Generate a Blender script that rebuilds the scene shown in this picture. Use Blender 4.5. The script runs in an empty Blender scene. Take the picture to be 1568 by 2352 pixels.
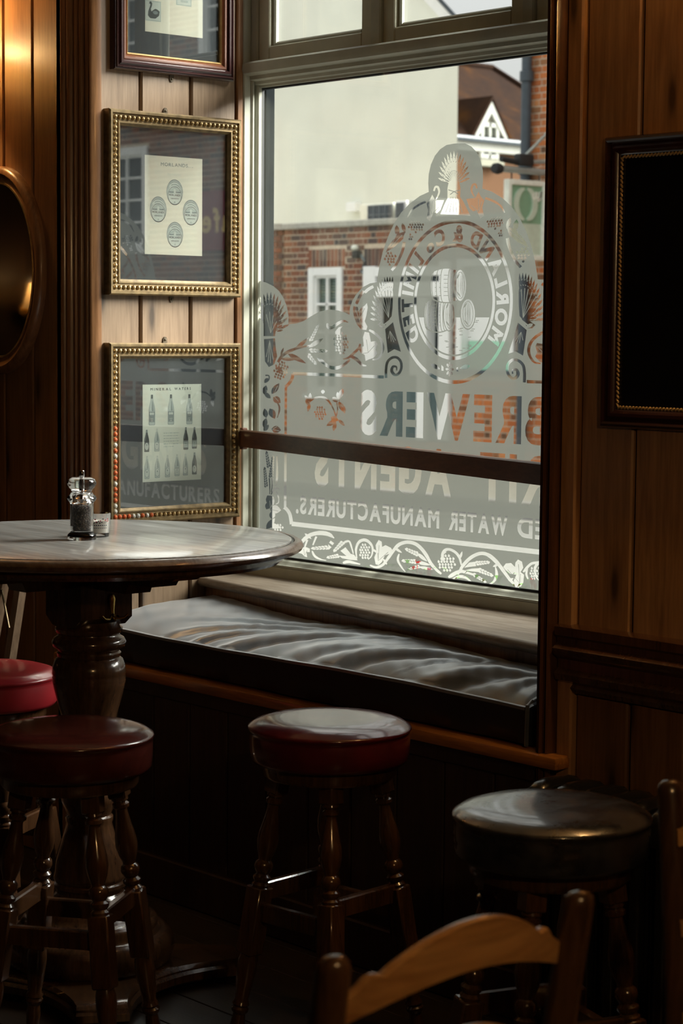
import bpy, bmesh, math, random
import numpy as np
from mathutils import Vector, Matrix, geometry as mgeo

random.seed(7)
SC = bpy.context.scene
COL = SC.collection
PI = math.pi

# ------------------------------------------------------------------ camera
IW, IH, FPX = 1568.0, 2352.0, 4850.0
YAW, PITCH, ROLL = 0.8493, 0.0852, 0.0083
CAM = np.array([0.0, 0.0, 1.5])
_F = np.array([-math.sin(YAW) * math.cos(PITCH), math.cos(YAW) * math.cos(PITCH), -math.sin(PITCH)])
_r = np.array([math.cos(YAW), math.sin(YAW), 0.0])
_u = np.cross(_r, _F)
_R = _r * math.cos(ROLL) + _u * math.sin(ROLL)
_U = -_r * math.sin(ROLL) + _u * math.cos(ROLL)
cam = bpy.data.cameras.new('camera')
cam_o = bpy.data.objects.new('camera', cam)
COL.objects.link(cam_o)
cam.sensor_fit = 'HORIZONTAL'
cam.sensor_width = 24.0
cam.lens = FPX / IW * 24.0
cam.clip_start = 0.05
cam.clip_end = 300
cam.dof.use_dof = True
cam.dof.focus_distance = 5.0
cam.dof.aperture_fstop = 8.5
cam_o.matrix_world = Matrix(((_R[0], _U[0], -_F[0], CAM[0]), (_R[1], _U[1], -_F[1], CAM[1]),
                             (_R[2], _U[2], -_F[2], CAM[2]), (0, 0, 0, 1)))
SC.camera = cam_o


def ray(x, y):
    return _F + (x - IW / 2) / FPX * _R - (y - IH / 2) / FPX * _U


def onX(x, y, X):
    d = ray(x, y)
    return CAM + d * (X / d[0])


def onY(x, y, Y):
    d = ray(x, y)
    return CAM + d * (Y / d[1])


def onZ(x, y, Z):
    d = ray(x, y)
    return CAM + d * ((Z - CAM[2]) / d[2])


# ------------------------------------------------------------------ sky, sun, exposure
SC.view_settings.view_transform = 'Standard'
SC.view_settings.look = 'None'
SC.view_settings.gamma = 1.0
SC.view_settings.use_curve_mapping = False
SC.view_settings.exposure = 0.0

SKY_ZENITH = 2.1
world = bpy.data.worlds.new('world')
SC.world = world
world.use_nodes = True
nt = world.node_tree
nt.nodes.clear()
wo = nt.nodes.new('ShaderNodeOutputWorld')
bg = nt.nodes.new('ShaderNodeBackground')
tc = nt.nodes.new('ShaderNodeTexCoord')
sep = nt.nodes.new('ShaderNodeSeparateXYZ')
nt.links.new(tc.outputs['Generated'], sep.inputs[0])
mr = nt.nodes.new('ShaderNodeMapRange')          # overcast sky: three times brighter overhead than at the horizon
mr.inputs['From Min'].default_value = 0.0
mr.inputs['From Max'].default_value = 1.0
mr.inputs['To Min'].default_value = SKY_ZENITH / 3
mr.inputs['To Max'].default_value = SKY_ZENITH
nt.links.new(sep.outputs['Z'], mr.inputs['Value'])
nz = nt.nodes.new('ShaderNodeTexNoise')
nz.inputs['Scale'].default_value = 2.2
nz.inputs['Detail'].default_value = 3
nt.links.new(tc.outputs['Generated'], nz.inputs['Vector'])
cr = nt.nodes.new('ShaderNodeValToRGB')
cr.color_ramp.elements[0].position = 0.3
cr.color_ramp.elements[0].color = (0.86, 0.90, 0.95, 1)
cr.color_ramp.elements[1].position = 0.7
cr.color_ramp.elements[1].color = (1.0, 0.95, 0.88, 1)
nt.links.new(nz.outputs['Fac'], cr.inputs[0])
nt.links.new(cr.outputs[0], bg.inputs['Color'])
nt.links.new(mr.outputs[0], bg.inputs['Strength'])
nt.links.new(bg.outputs[0], wo.inputs['Surface'])

sun = bpy.data.lights.new('sun', 'SUN')           # soft sun added to brighten the recess, standing for bright cloud right of street
sun.energy = 24.0
sun.angle = math.radians(46)
sun.color = (1.0, 0.965, 0.91)
sun_o = bpy.data.objects.new('sun', sun)
COL.objects.link(sun_o)
SUN_DIR = Vector((0.46, 0.74, 0.47)).normalized()
sun_o.rotation_euler = SUN_DIR.to_track_quat('Z', 'Y').to_euler()
sun_o.location = (3, 12, 14)


# ------------------------------------------------------------------ material helpers
MATS = {}


class NT:
    def __init__(s, name):
        m = bpy.data.materials.new(name)
        m.use_nodes = True
        s.m = m
        s.t = m.node_tree
        s.t.nodes.clear()
        s.out = s.n('ShaderNodeOutputMaterial')
        MATS[name] = m

    def n(s, typ, **kw):
        nd = s.t.nodes.new(typ)
        for k, v in kw.items():
            if hasattr(nd, k) and k not in ('Scale',):
                setattr(nd, k, v)
            else:
                nd.inputs[k.replace('_', ' ')].default_value = v
        return nd

    def l(s, a, b):
        s.t.links.new(a, b)

    def bsdf(s, col=(.5, .5, .5), rough=.5, metal=0.0, coat=0.0, spec=.5, **kw):
        b = s.n('ShaderNodeBsdfPrincipled')
        if len(col) == 3:
            col = (*col, 1)
        b.inputs['Base Color'].default_value = col
        b.inputs['Roughness'].default_value = rough
        b.inputs['Metallic'].default_value = metal
        b.inputs['Coat Weight'].default_value = coat
        b.inputs['Coat Roughness'].default_value = .12
        b.inputs['Specular IOR Level'].default_value = spec
        s.l(b.outputs[0], s.out.inputs['Surface'])
        s.b = b
        return b

    def objvec(s, scale=(1, 1, 1), rnd=True):
        tcn = s.n('ShaderNodeTexCoord')
        mp = s.n('ShaderNodeMapping')
        mp.inputs['Scale'].default_value = scale
        if rnd:
            oi = s.n('ShaderNodeObjectInfo')
            ma = s.n('ShaderNodeVectorMath', operation='SCALE')
            cb = s.n('ShaderNodeCombineXYZ')
            for i in range(3):
                s.l(oi.outputs['Random'], cb.inputs[i])
            s.l(cb.outputs[0], ma.inputs[0])
            ma.inputs['Scale'].default_value = 37.0
            ad = s.n('ShaderNodeVectorMath', operation='ADD')
            s.l(tcn.outputs['Object'], ad.inputs[0])
            s.l(ma.outputs[0], ad.inputs[1])
            s.l(ad.outputs[0], mp.inputs['Vector'])
        else:
            s.l(tcn.outputs['Object'], mp.inputs['Vector'])
        return mp.outputs[0]

    def noise(s, vec, scale=5, detail=4, rough=.55, dist=0.0):
        t = s.n('ShaderNodeTexNoise')
        t.inputs['Scale'].default_value = scale
        t.inputs['Detail'].default_value = detail
        t.inputs['Roughness'].default_value = rough
        t.inputs['Distortion'].default_value = dist
        s.l(vec, t.inputs['Vector'])
        return t.outputs['Fac']

    def ramp(s, fac, stops):
        r = s.n('ShaderNodeValToRGB')
        e = r.color_ramp.elements
        while len(e) < len(stops):
            e.new(0.5)
        for i, (p, c) in enumerate(stops):
            e[i].position = p
            e[i].color = (*c, 1) if len(c) == 3 else c
        s.l(fac, r.inputs[0])
        return r.outputs[0]

    def mix(s, fac, a, b, mode='MIX'):
        m = s.n('ShaderNodeMix', data_type='RGBA', blend_type=mode)
        for v, i in ((fac, 0), (a, 6), (b, 7)):
            if isinstance(v, (int, float)):
                m.inputs[i].default_value = v
            elif isinstance(v, tuple):
                m.inputs[i].default_value = (*v, 1) if len(v) == 3 else v
            else:
                s.l(v, m.inputs[i])
        return m.outputs[2]

    def bump(s, fac, strength=.2, dist=.01):
        b = s.n('ShaderNodeBump')
        b.inputs['Strength'].default_value = strength
        b.inputs['Distance'].default_value = dist
        s.l(fac, b.inputs['Height'])
        s.l(b.outputs[0], s.b.inputs['Normal'])


def plain(name, col, rough=.5, metal=0.0, coat=0.0, spec=.5, var=.12, scale=14, bump=0.0):
    t = NT(name)
    t.bsdf(col, rough, metal, coat, spec)
    v = t.objvec()
    f = t.noise(v, scale, 5)
    lo = tuple(c * (1 - var) for c in col)
    hi = tuple(min(1, c * (1 + var)) for c in col)
    t.l(t.ramp(f, [(.3, lo), (.7, hi)]), t.b.inputs['Base Color'])
    if bump:
        t.bump(f, bump, .004)
    return t.m


def wood(name, dark, mid, light, rough=.4, coat=0.0, axis='Z', grain=1.0, knots=False, bump=.08, spec=.5, rndcol=.25):
    """wood with grain running along one axis of the object"""
    t = NT(name)
    t.bsdf(mid, rough, 0, coat, spec)
    long, across = 1.1 * grain, 16 * grain
    sc = {'X': (long, across, across), 'Y': (across, long, across), 'Z': (across, across, long)}[axis]
    v = t.objvec(sc)
    f = t.noise(v, 1.6, 6, .6, .8)
    c = t.ramp(f, [(.25, dark), (.5, mid), (.75, light)])
    sc2 = tuple(a * 5.5 for a in sc)
    v2 = t.objvec(sc2)
    f2 = t.noise(v2, 1.5, 3, .6)
    c = t.mix(.35, c, t.ramp(f2, [(.35, dark), (.65, light)]))
    if knots:
        vk3 = t.objvec((5.6, 5.6, 1.5))
        sx_ = t.n('ShaderNodeSeparateXYZ')
        t.l(vk3, sx_.inputs[0])
        cx_ = t.n('ShaderNodeCombineXYZ')
        t.l(sx_.outputs['Y' if knots == 'X' else 'X'], cx_.inputs[0])       # across the face of the board
        t.l(sx_.outputs['Z'], cx_.inputs[1])
        vk = cx_.outputs[0]
        vo = t.n('ShaderNodeTexVoronoi')
        vo.voronoi_dimensions = '2D'
        vo.inputs['Scale'].default_value = 1.0
        t.l(vk, vo.inputs['Vector'])
        k = t.ramp(vo.outputs['Distance'], [(.03, (.1, .1, .1)), (.075, (.65, .65, .65)), (.15, (1, 1, 1))])
        c = t.mix(k, tuple(a * .25 for a in dark), c)
    if rndcol:
        oi = t.n('ShaderNodeObjectInfo')
        mp = t.n('ShaderNodeMapRange')
        mp.inputs['To Min'].default_value = 1 - rndcol
        mp.inputs['To Max'].default_value = 1 + rndcol * .6
        t.l(oi.outputs['Random'], mp.inputs['Value'])
        cb = t.n('ShaderNodeCombineColor')
        for i in range(3):
            t.l(mp.outputs[0], cb.inputs[i])
        c = t.mix(1.0, c, cb.outputs[0], 'MULTIPLY')
    t.l(c, t.b.inputs['Base Color'])
    if bump:
        t.bump(f2, bump, .003)
    return t.m


def emit(name, col, strength):
    t = NT(name)
    e = t.n('ShaderNodeEmission')
    e.inputs['Color'].default_value = (*col, 1)
    e.inputs['Strength'].default_value = strength
    t.l(e.outputs[0], t.out.inputs['Surface'])
    return t.m


def thin_glass(name, tint=(1, 1, 1), refl=1.0, rough=.0):
    t = NT(name)
    tr = t.n('ShaderNodeBsdfTransparent')
    tr.inputs['Color'].default_value = (*tint, 1)
    gl = t.n('ShaderNodeBsdfGlossy')
    gl.inputs['Roughness'].default_value = rough
    lw = t.n('ShaderNodeLayerWeight')                # Schlick reflectance, the same from either face
    lw.inputs['Blend'].default_value = .5
    pw = t.n('ShaderNodeMath', operation='POWER')
    pw.inputs[1].default_value = 5.0
    t.l(lw.outputs['Facing'], pw.inputs[0])
    mu = t.n('ShaderNodeMath', operation='MULTIPLY_ADD')
    mu.use_clamp = True
    mu.inputs[1].default_value = .96 * refl
    mu.inputs[2].default_value = .04 * refl
    t.l(pw.outputs[0], mu.inputs[0])
    mx = t.n('ShaderNodeMixShader')
    t.l(mu.outputs[0], mx.inputs[0])
    t.l(tr.outputs[0], mx.inputs[1])
    t.l(gl.outputs[0], mx.inputs[2])
    t.l(mx.outputs[0], t.out.inputs['Surface'])
    return t.m


# pine panelling, dark furniture, paint
wood('pine_pale', (.17, .105, .060), (.29, .195, .118), (.39, .275, .175), .42, axis='Z', knots='X', rndcol=.18)
wood('pine_honey', (.25, .125, .052), (.43, .225, .10), (.55, .31, .145), .36, axis='Z', knots='Y', rndcol=.2)
wood('pine_brown', (.14, .062, .024), (.23, .11, .046), (.31, .155, .066), .4, axis='Z', knots='Y', rndcol=.2)
wood('trim_wood', (.11, .048, .02), (.25, .12, .05), (.36, .18, .08), .3, axis='Z', coat=.25, rndcol=.1)
wood('trim_dark', (.045, .018, .010), (.09, .038, .018), (.14, .062, .03), .26, axis='Z', coat=1.0, rndcol=.1)
wood('rail_wood', (.07, .024, .012), (.13, .047, .022), (.18, .07, .032), .35, axis='X', coat=.2, rndcol=0)
wood('sill_wood', (.10, .068, .042), (.24, .185, .13), (.38, .33, .27), .45, axis='X', rndcol=0)
wood('seat_wood', (.14, .05, .010), (.34, .13, .028), (.48, .20, .05), .28, axis='X', coat=.3, rndcol=0)
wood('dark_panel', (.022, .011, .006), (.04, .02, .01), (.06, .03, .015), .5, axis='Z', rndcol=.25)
wood('dark_turned', (.03, .013, .006), (.085, .037, .015), (.14, .062, .025), .24, axis='Z', coat=1.0, rndcol=.15)
wood('table_base', (.035, .016, .009), (.09, .043, .02), (.16, .076, .032), .24, axis='Z', coat=1.0, rndcol=0)
wood('chair_wood', (.022, .010, .005), (.055, .026, .012), (.095, .046, .02), .26, axis='Z', coat=.35, rndcol=0)
wood('chair_rail_wood', (.13, .055, .018), (.37, .19, .07), (.52, .29, .115), .3, axis='Y', coat=.35, rndcol=0, grain=.6)
wood('table_edge', (.06, .035, .022), (.16, .11, .08), (.27, .21, .16), .30, axis='X', coat=.8, rndcol=0, grain=.8)
wood('table_top', (.11, .107, .098), (.38, .375, .35), (.57, .575, .55), .32, axis='X', coat=.8, rndcol=0, grain=.8)
wood('floor_wood', (.012, .008, .005), (.025, .015, .009), (.04, .025, .015), .38, axis='X', rndcol=.3)
wood('stand_wood', (.10, .06, .035), (.20, .13, .08), (.28, .19, .12), .45, axis='Z', rndcol=.1)
plain('paint_cream', (.43, .437, .36), .5, spec=.3, var=.08, bump=.08)
plain('paint_olive', (.47, .46, .35), .42, var=.08, bump=.08)
plain('pub_front', (.05, .055, .06), .6)
plain('paint_grey', (.14, .17, .18), .5, var=.2, scale=30)
plain('gasket', (.012, .014, .018), .6)
plain('plaster', (.32, .27, .20), .8)
plain('ceiling_paint', (.30, .25, .18), .8)
plain('mahogany', (.035, .012, .012), .22, coat=.4)
plain('mahogany_red', (.13, .045, .022), .25, coat=.4)
plain('ebony', (.008, .008, .010), .2, coat=.4)
plain('gold', (.44, .31, .145), .34, metal=.85, var=.3, scale=60)
plain('gold_dull', (.19, .135, .065), .40, metal=.6, var=.35, scale=60)
plain('gold_bright', (.60, .42, .18), .3, metal=.9, var=.2, scale=60)
plain('gold_dark', (.10, .075, .045), .5, metal=.4, var=.3, scale=60)
plain('gesso', (.55, .55, .50), .6)
plain('red_bole', (.55, .11, .025), .5)
plain('brass', (.75, .52, .16), .2, metal=1.0)
plain('chrome', (.7, .7, .72), .12, metal=1.0, var=.03)
plain('mat_slate', (.032, .037, .044), .7, var=.1)
plain('vinyl_maroon', (.11, .010, .016), .28, coat=1.0, var=.3, scale=9, bump=.03)
plain('vinyl_brown', (.085, .016, .011), .26, coat=1.0, var=.3, scale=9, bump=.03)
plain('vinyl_red', (.34, .018, .024), .36, coat=.6, var=.15, scale=9, bump=.03)
plain('iron_black', (.012, .012, .013), .22, coat=.3)
plain('black_panel', (.004, .004, .005), .25)
plain('dark_core', (.02, .018, .016), .6)
plain('shade_fabric', (.7, .5, .25), .8)
plain('candle_wax', (.75, .73, .66), .6)
plain('label_white', (.75, .75, .72), .6)
plain('label_red', (.35, .03, .06), .6)
plain('rubber', (.015, .015, .015), .7)
plain('rope_gold', (.62, .43, .20), .4, metal=.15, var=.2, scale=90)
# prints
plain('paper', (.74, .70, .58), .8, var=.03)
plain('paper_green', (.70, .72, .62), .8, var=.03)
plain('ink_dark', (.075, .085, .085), .8)
plain('ink_mid', (.22, .26, .25), .8)
plain('ink_light', (.42, .47, .43), .8)
plain('ink_pale', (.56, .59, .53), .8)
# street
plain('render_white', (.76, .775, .69), .9, var=.07, scale=.9)
plain('paint_white', (.86, .87, .86), .45, var=.03)
plain('outer_paint', (.010, .013, .015), .9, spec=.05)
plain('house_white', (.34, .35, .33), .9, spec=.05, var=.05)
plain('house_cream', (.22, .22, .18), .9, spec=.05, var=.05)
plain('concrete', (.42, .41, .36), .9, var=.15)
plain('concrete_pale', (.42, .40, .32), .9, var=.12)
plain('asphalt', (.15, .15, .14), .9, var=.15)
plain('leather_shaded', (.012, .013, .015), .5)  # same leather as the cushion top, painted darker for its shaded front
plain('paving_shade_lift', (.33, .33, .30), .9, var=.1)  # same paving, colour lightened to offset the shadow of the buildings
plain('paving', (.135, .137, .125), .9, var=.12)
plain('mortar', (.60, .50, .38), .95, var=.15)
plain('teal_dark', (.06, .10, .105), .25, var=.1)
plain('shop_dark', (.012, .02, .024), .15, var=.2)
plain('mint', (.38, .70, .52), .5, var=.1)
plain('lead_grey', (.16, .19, .21), .4)
plain('sign_green', (.21, .36, .23), .5, var=.08)
plain('sign_pale', (.52, .60, .48), .5, var=.08)
plain('sign_rim', (.74, .75, .66), .5)
plain('steel_grey', (.32, .36, .34), .4, metal=.3)
plain('slate_dark', (.05, .065, .08), .5)
plain('awning_cream', (.72, .64, .44), .7)
plain('blind', (.50, .54, .46), .6)
plain('cafe_blue', (.035, .05, .16), .5)
plain('cafe_red', (.20, .025, .035), .5)
plain('cafe_yellow', (.70, .50, .20), .5)
plain('leaf_green', (.10, .22, .05), .5)
plain('petal_red', (.75, .03, .03), .5)
plain('petal_pink', (.80, .22, .36), .5)
plain('terracotta', (.30, .12, .06), .8)
thin_glass('window_glass', (.97, .985, .97), 1.0)
thin_glass('picture_glass', (.96, .98, .98), 3.8)
thin_glass('shop_glass', (.8, .85, .85), .7)


def brick_mat(name, stops, per_object):
    t = NT(name)
    t.bsdf((.3, .1, .05), .95, spec=.15)
    if per_object:
        r = t.n('ShaderNodeObjectInfo').outputs['Random']
    else:
        r = t.n('ShaderNodeNewGeometry').outputs['Random Per Island']
    c = t.ramp(r, stops)
    v = t.objvec((1, 1, 1))
    f = t.noise(v, 60, 4)
    c = t.mix(.5, c, t.mix(1.0, c, t.ramp(f, [(.3, (.55, .55, .55)), (.7, (1.3, 1.25, 1.2))]), 'MULTIPLY'))
    t.l(c, t.b.inputs['Base Color'])
    return t.m


B_BROWN = [(0, (.18, .095, .065)), (.3, (.27, .115, .072)), (.55, (.16, .105, .085)), (.75, (.10, .088, .085)), (1, (.33, .15, .09))]
B_ORANGE = [(0, (.42, .13, .05)), (.45, (.52, .18, .065)), (.75, (.34, .13, .06)), (.9, (.14, .08, .05)), (1, (.56, .24, .10))]
for nm, st in (('brick_brown', B_BROWN), ('brick_orange', B_ORANGE)):
    brick_mat(nm, st, True)
    brick_mat(nm + '_far', st, False)

# etched glass: lets diffuse light through
t = NT('etched_frost')
d1 = t.n('ShaderNodeBsdfTranslucent')
d1.inputs['Color'].default_value = (.086, .091, .082, 1)
d2 = t.n('ShaderNodeBsdfDiffuse')
d2.inputs['Color'].default_value = (.30, .31, .285, 1)
tr = t.n('ShaderNodeBsdfTransparent')
tr.inputs['Color'].default_value = (.9, .92, .88, 1)
m1 = t.n('ShaderNodeMixShader')
m1.inputs[0].default_value = .25
t.l(d1.outputs[0], m1.inputs[1])
t.l(d2.outputs[0], m1.inputs[2])
m2 = t.n('ShaderNodeMixShader')
m2.inputs[0].default_value = .10
t.l(m1.outputs[0], m2.inputs[1])
t.l(tr.outputs[0], m2.inputs[2])
t.l(m2.outputs[0], t.out.inputs['Surface'])

# black leather of the bench top, colour lightened bluish for sky sheen
t = NT('leather')
t.bsdf((.07, .078, .086), .38, spec=.6, coat=.8)
t.b.inputs['Coat Roughness'].default_value = .3
t.b.inputs['Sheen Weight'].default_value = .35
t.b.inputs['Sheen Roughness'].default_value = .4
v = t.objvec((1, 1, 1), False)
f = t.noise(v, 220, 3)
f2 = t.noise(v, 7, 5)
t.l(t.ramp(f2, [(.35, (.08, .098, .116)), (.7, (.18, .208, .232))]), t.b.inputs['Base Color'])
t.l(t.ramp(f2, [(.3, (.28, .28, .28)), (.7, (.46, .46, .46))]), t.b.inputs['Roughness'])
t.bump(f, .12, .001)
t = NT('vinyl_black')
t.bsdf((.022, .024, .028), .3, spec=.6, coat=.9)
v = t.objvec((1, 1, 1))
f = t.noise(v, 14, 7, .65)
t.l(t.ramp(f, [(.35, (.012, .013, .016)), (.75, (.05, .052, .06))]), t.b.inputs['Base Color'])
t.l(t.ramp(f, [(.35, (.2, .2, .2)), (.7, (.5, .5, .5))]), t.b.inputs['Roughness'])
t.bump(f, .06, .003)
# clear acrylic and glass, silvered mirror
t = NT('acrylic')
b = t.bsdf((1, 1, 1), .02)
b.inputs['Transmission Weight'].default_value = 1
b.inputs['IOR'].default_value = 1.47
t = NT('mirror_silver')
t.bsdf((.45, .45, .44), .03, metal=1.0)
# peppercorns
t = NT('peppercorn')
t.bsdf((.04, .03, .025), .6)
v = t.objvec((1, 1, 1))
vo = t.n('ShaderNodeTexVoronoi')
vo.inputs['Scale'].default_value = 260
t.l(v, vo.inputs['Vector'])
t.l(t.ramp(vo.outputs['Distance'], [(.1, (.16, .12, .08)), (.5, (.03, .025, .02))]), t.b.inputs['Base Color'])
t.bump(vo.outputs['Distance'], .6, .003)
# clay roof tiles, mossy
t = NT('roof_tile')
t.bsdf((.2, .1, .07), .95, spec=.05)
v = t.objvec((1, 1, 1), False)
f = t.noise(v, 1.6, 5)
c = t.ramp(f, [(.38, (.015, .008, .006)), (.55, (.024, .011, .006)), (.68, (.055, .022, .005))])
f2 = t.noise(v, 14, 3)
c = t.mix(.4, c, t.ramp(f2, [(.3, (.010, .006, .0045)), (.7, (.028, .015, .009))]))
t.l(c, t.b.inputs['Base Color'])
M = MATS


# ------------------------------------------------------------------ geometry helpers
class MB:
    """collects shapes and links them as ONE mesh object"""

    def __init__(s):
        s.v, s.f, s.mi = [], [], []

    def add(s, vs, fs, M4=None, mi=0):
        o = len(s.v)
        if M4 is not None:
            vs = [M4 @ Vector(p) for p in vs]
        s.v += [tuple(p) for p in vs]
        s.f += [tuple(i + o for i in f) for f in fs]
        s.mi += [mi] * len(fs)
        return s

    def box(s, lo, hi, bev=0.0, M4=None, mi=0, seg=1):
        lo, hi = [min(a, b) for a, b in zip(lo, hi)], [max(a, b) for a, b in zip(lo, hi)]
        bm = bmesh.new()
        bmesh.ops.create_cube(bm, size=1)
        for v in bm.verts:
            for i in range(3):
                v.co[i] = lo[i] + (v.co[i] + .5) * (hi[i] - lo[i])
        if bev > 0:
            bev = min(bev, min(hi[i] - lo[i] for i in range(3)) * .45)
            bmesh.ops.bevel(bm, geom=list(bm.edges), offset=bev, segments=seg, profile=.5, affect='EDGES')
        s.bm(bm, M4, mi)
        return s

    def bm(s, bm, M4=None, mi=0):
        bm.verts.index_update()
        s.add([v.co.copy() for v in bm.verts], [[v.index for v in f.verts] for f in bm.faces], M4, mi)
        bm.free()

    def lathe(s, prof, n=24, M4=None, mi=0, cap=True):
        """profile [(radius, z)] round Z, from bottom to top"""
        vs, fs = [], []
        for r, z in prof:
            for k in range(n):
                a = 2 * PI * k / n
                vs.append((r * math.cos(a), r * math.sin(a), z))
        for j in range(len(prof) - 1):
            for k in range(n):
                a, b = j * n + k, j * n + (k + 1) % n
                fs.append((a, b, b + n, a + n))
        if cap:
            fs.append(tuple(reversed(range(n))))
            fs.append(tuple(range((len(prof) - 1) * n, len(prof) * n)))
        s.add(vs, fs, M4, mi)
        return s

    def prism(s, pts, h0, h1, M4=None, mi=0):
        """2D outline pts in XY extruded along Z"""
        n = len(pts)
        vs = [(x, y, h0) for x, y in pts] + [(x, y, h1) for x, y in pts]
        fs = [tuple(reversed(range(n))), tuple(range(n, 2 * n))]
        fs += [(i, (i + 1) % n, n + (i + 1) % n, n + i) for i in range(n)]
        s.add(vs, fs, M4, mi)
        return s

    def sweep(s, prof, path, closed=False, mi=0, caps=True):
        """profile given per station: path is a list of functions or frames (origin, ex, ey); prof list of (a,b)"""
        n = len(prof)
        vs, fs = [], []
        for o, ex, ey in path:
            for a, b in prof:
                vs.append(tuple(Vector(o) + Vector(ex) * a + Vector(ey) * b))
        m = len(path)
        for j in range(m if closed else m - 1):
            for k in range(n):
                a, b = j * n + k, j * n + (k + 1) % n
                c, d = ((j + 1) % m) * n + (k + 1) % n, ((j + 1) % m) * n + k
                fs.append((a, b, c, d))
        if caps and not closed:
            fs.append(tuple(reversed(range(n))))
            fs.append(tuple(range((m - 1) * n, m * n)))
        s.add(vs, fs, None, mi)
        return s

    def tube(s, pts, r, n=8, mi=0):
        pts = [Vector(p) for p in pts]
        path = []
        ref = Vector((0, 0, 1))
        for i, p in enumerate(pts):
            d = (pts[min(i + 1, len(pts) - 1)] - pts[max(i - 1, 0)]).normalized()
            rf = ref if abs(d.dot(ref)) < .95 else Vector((1, 0, 0))
            ex = d.cross(rf).normalized()
            ey = d.cross(ex).normalized()
            rr = r[i] if isinstance(r, (list, tuple)) else r
            path.append((p, ex * rr, ey * rr))
        s.sweep([(math.cos(2 * PI * k / n), math.sin(2 * PI * k / n)) for k in range(n)], path, mi=mi)
        return s

    def mesh(s, name, mats, smooth=35):
        me = bpy.data.meshes.new(name)
        me.from_pydata(s.v, [], s.f)
        mats = mats if isinstance(mats, (list, tuple)) else [mats]
        for m in mats:
            me.materials.append(M[m] if isinstance(m, str) else m)
        if any(s.mi):
            me.polygons.foreach_set('material_index', s.mi)
        bm = bmesh.new()
        bm.from_mesh(me)
        bmesh.ops.recalc_face_normals(bm, faces=bm.faces)
        bm.to_mesh(me)
        bm.free()
        if smooth:
            me.polygons.foreach_set('use_smooth', [True] * len(me.polygons))
            me.set_sharp_from_angle(angle=math.radians(smooth))
        me.update()
        return me

    def build(s, name, mats, parent=None, smooth=35, origin=None):
        me = s.mesh(name, mats, smooth)
        return put(name, me, parent, origin)


def put(name, me, parent=None, origin=None):
    o = bpy.data.objects.new(name, me)
    COL.objects.link(o)
    if origin is not None:
        me.transform(Matrix.Translation(-Vector(origin)))
        o.location = origin
    if parent is not None:
        o.parent = parent
        if origin is not None:
            o.location = Vector(origin) - world_loc(parent)
    return o


def world_loc(o):
    l = Vector(o.location)
    while o.parent:
        o = o.parent
        l = l + Vector(o.location)
    return l


def thing(name, label, cat, loc=(0, 0, 0), rz=0.0, group=None):
    o = bpy.data.objects.new(name, None)
    COL.objects.link(o)
    o.location = loc
    o.rotation_euler = (0, 0, rz)
    o.empty_display_size = .1
    tag(o, label, cat, group)
    return o


def tag(o, label, cat, group=None):
    o['label'] = label
    o['category'] = cat
    if group:
        o['group'] = group
    return o


def struct(o):
    o['kind'] = 'structure'
    return o


def sname(name):
    o = bpy.data.objects.new(name, None)
    COL.objects.link(o)
    o.empty_display_size = .1
    return struct(o)


def dup(root, loc, rz, label, group=None):
    r = root.copy()
    COL.objects.link(r)
    r.location = loc
    r.rotation_euler = (0, 0, rz)
    r['label'] = label
    if group:
        r['group'] = group
    for ch in list(root.children):
        c = ch.copy()
        COL.objects.link(c)
        c.parent = r
        for g in list(ch.children):
            d = g.copy()
            COL.objects.link(d)
            d.parent = c
    return r


def TR(x=0, y=0, z=0):
    return Matrix.Translation((x, y, z))


# ------------------------------------------------------------------ flat artwork: shapes painted over one another, cut into one mesh
def segs_of(pts):
    a = np.asarray(pts, float)
    return np.hstack([a, np.roll(a, -1, 0)])


def ell(cx, cy, rx, ry, n=12, ang=0.0):
    c, s = math.cos(ang), math.sin(ang)
    return [(cx + rx * math.cos(t) * c - ry * math.sin(t) * s, cy + rx * math.cos(t) * s + ry * math.sin(t) * c)
            for t in (2 * PI * k / n for k in range(n))]


def leaf(x0, y0, x1, y1, w, n=5, skew=.45):
    """pointed leaf from one tip to the other"""
    dx, dy = x1 - x0, y1 - y0
    L = math.hypot(dx, dy)
    px, py = -dy / L * w / 2, dx / L * w / 2
    up, dn = [], []
    for i in range(1, n):
        t_ = i / n
        k = math.sin(PI * t_ ** (math.log(.5) / math.log(skew))) ** .85
        up.append((x0 + dx * t_ + px * k, y0 + dy * t_ + py * k))
        dn.append((x0 + dx * t_ - px * k, y0 + dy * t_ - py * k))
    return [(x0, y0)] + up + [(x1, y1)] + dn[::-1]


def stroke(pts, w):
    """a band along a polyline; w one width or one per point"""
    n = len(pts)
    a, b = [], []
    for i, (x, y) in enumerate(pts):
        x0, y0 = pts[max(i - 1, 0)]
        x1, y1 = pts[min(i + 1, n - 1)]
        d = math.hypot(x1 - x0, y1 - y0) or 1
        ww = (w[i] if isinstance(w, (list, tuple)) else w) / 2
        nx, ny = -(y1 - y0) / d * ww, (x1 - x0) / d * ww
        a.append((x + nx, y + ny))
        b.append((x - nx, y - ny))
    return a + b[::-1]


def smooth_line(pts, k=3):
    """Catmull-Rom through the points"""
    out = []
    P = [pts[0]] + list(pts) + [pts[-1]]
    for i in range(1, len(P) - 2):
        for j in range(k):
            t_ = j / k
            q = []
            for c in range(2):
                p0, p1, p2, p3 = P[i - 1][c], P[i][c], P[i + 1][c], P[i + 2][c]
                q.append(.5 * (2 * p1 + (p2 - p0) * t_ + (2 * p0 - 5 * p1 + 4 * p2 - p3) * t_ ** 2 + (3 * p1 - p0 - 3 * p2 + p3) * t_ ** 3))
            out.append(tuple(q))
    out.append(tuple(pts[-1]))
    return out


_GL = {}


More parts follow.
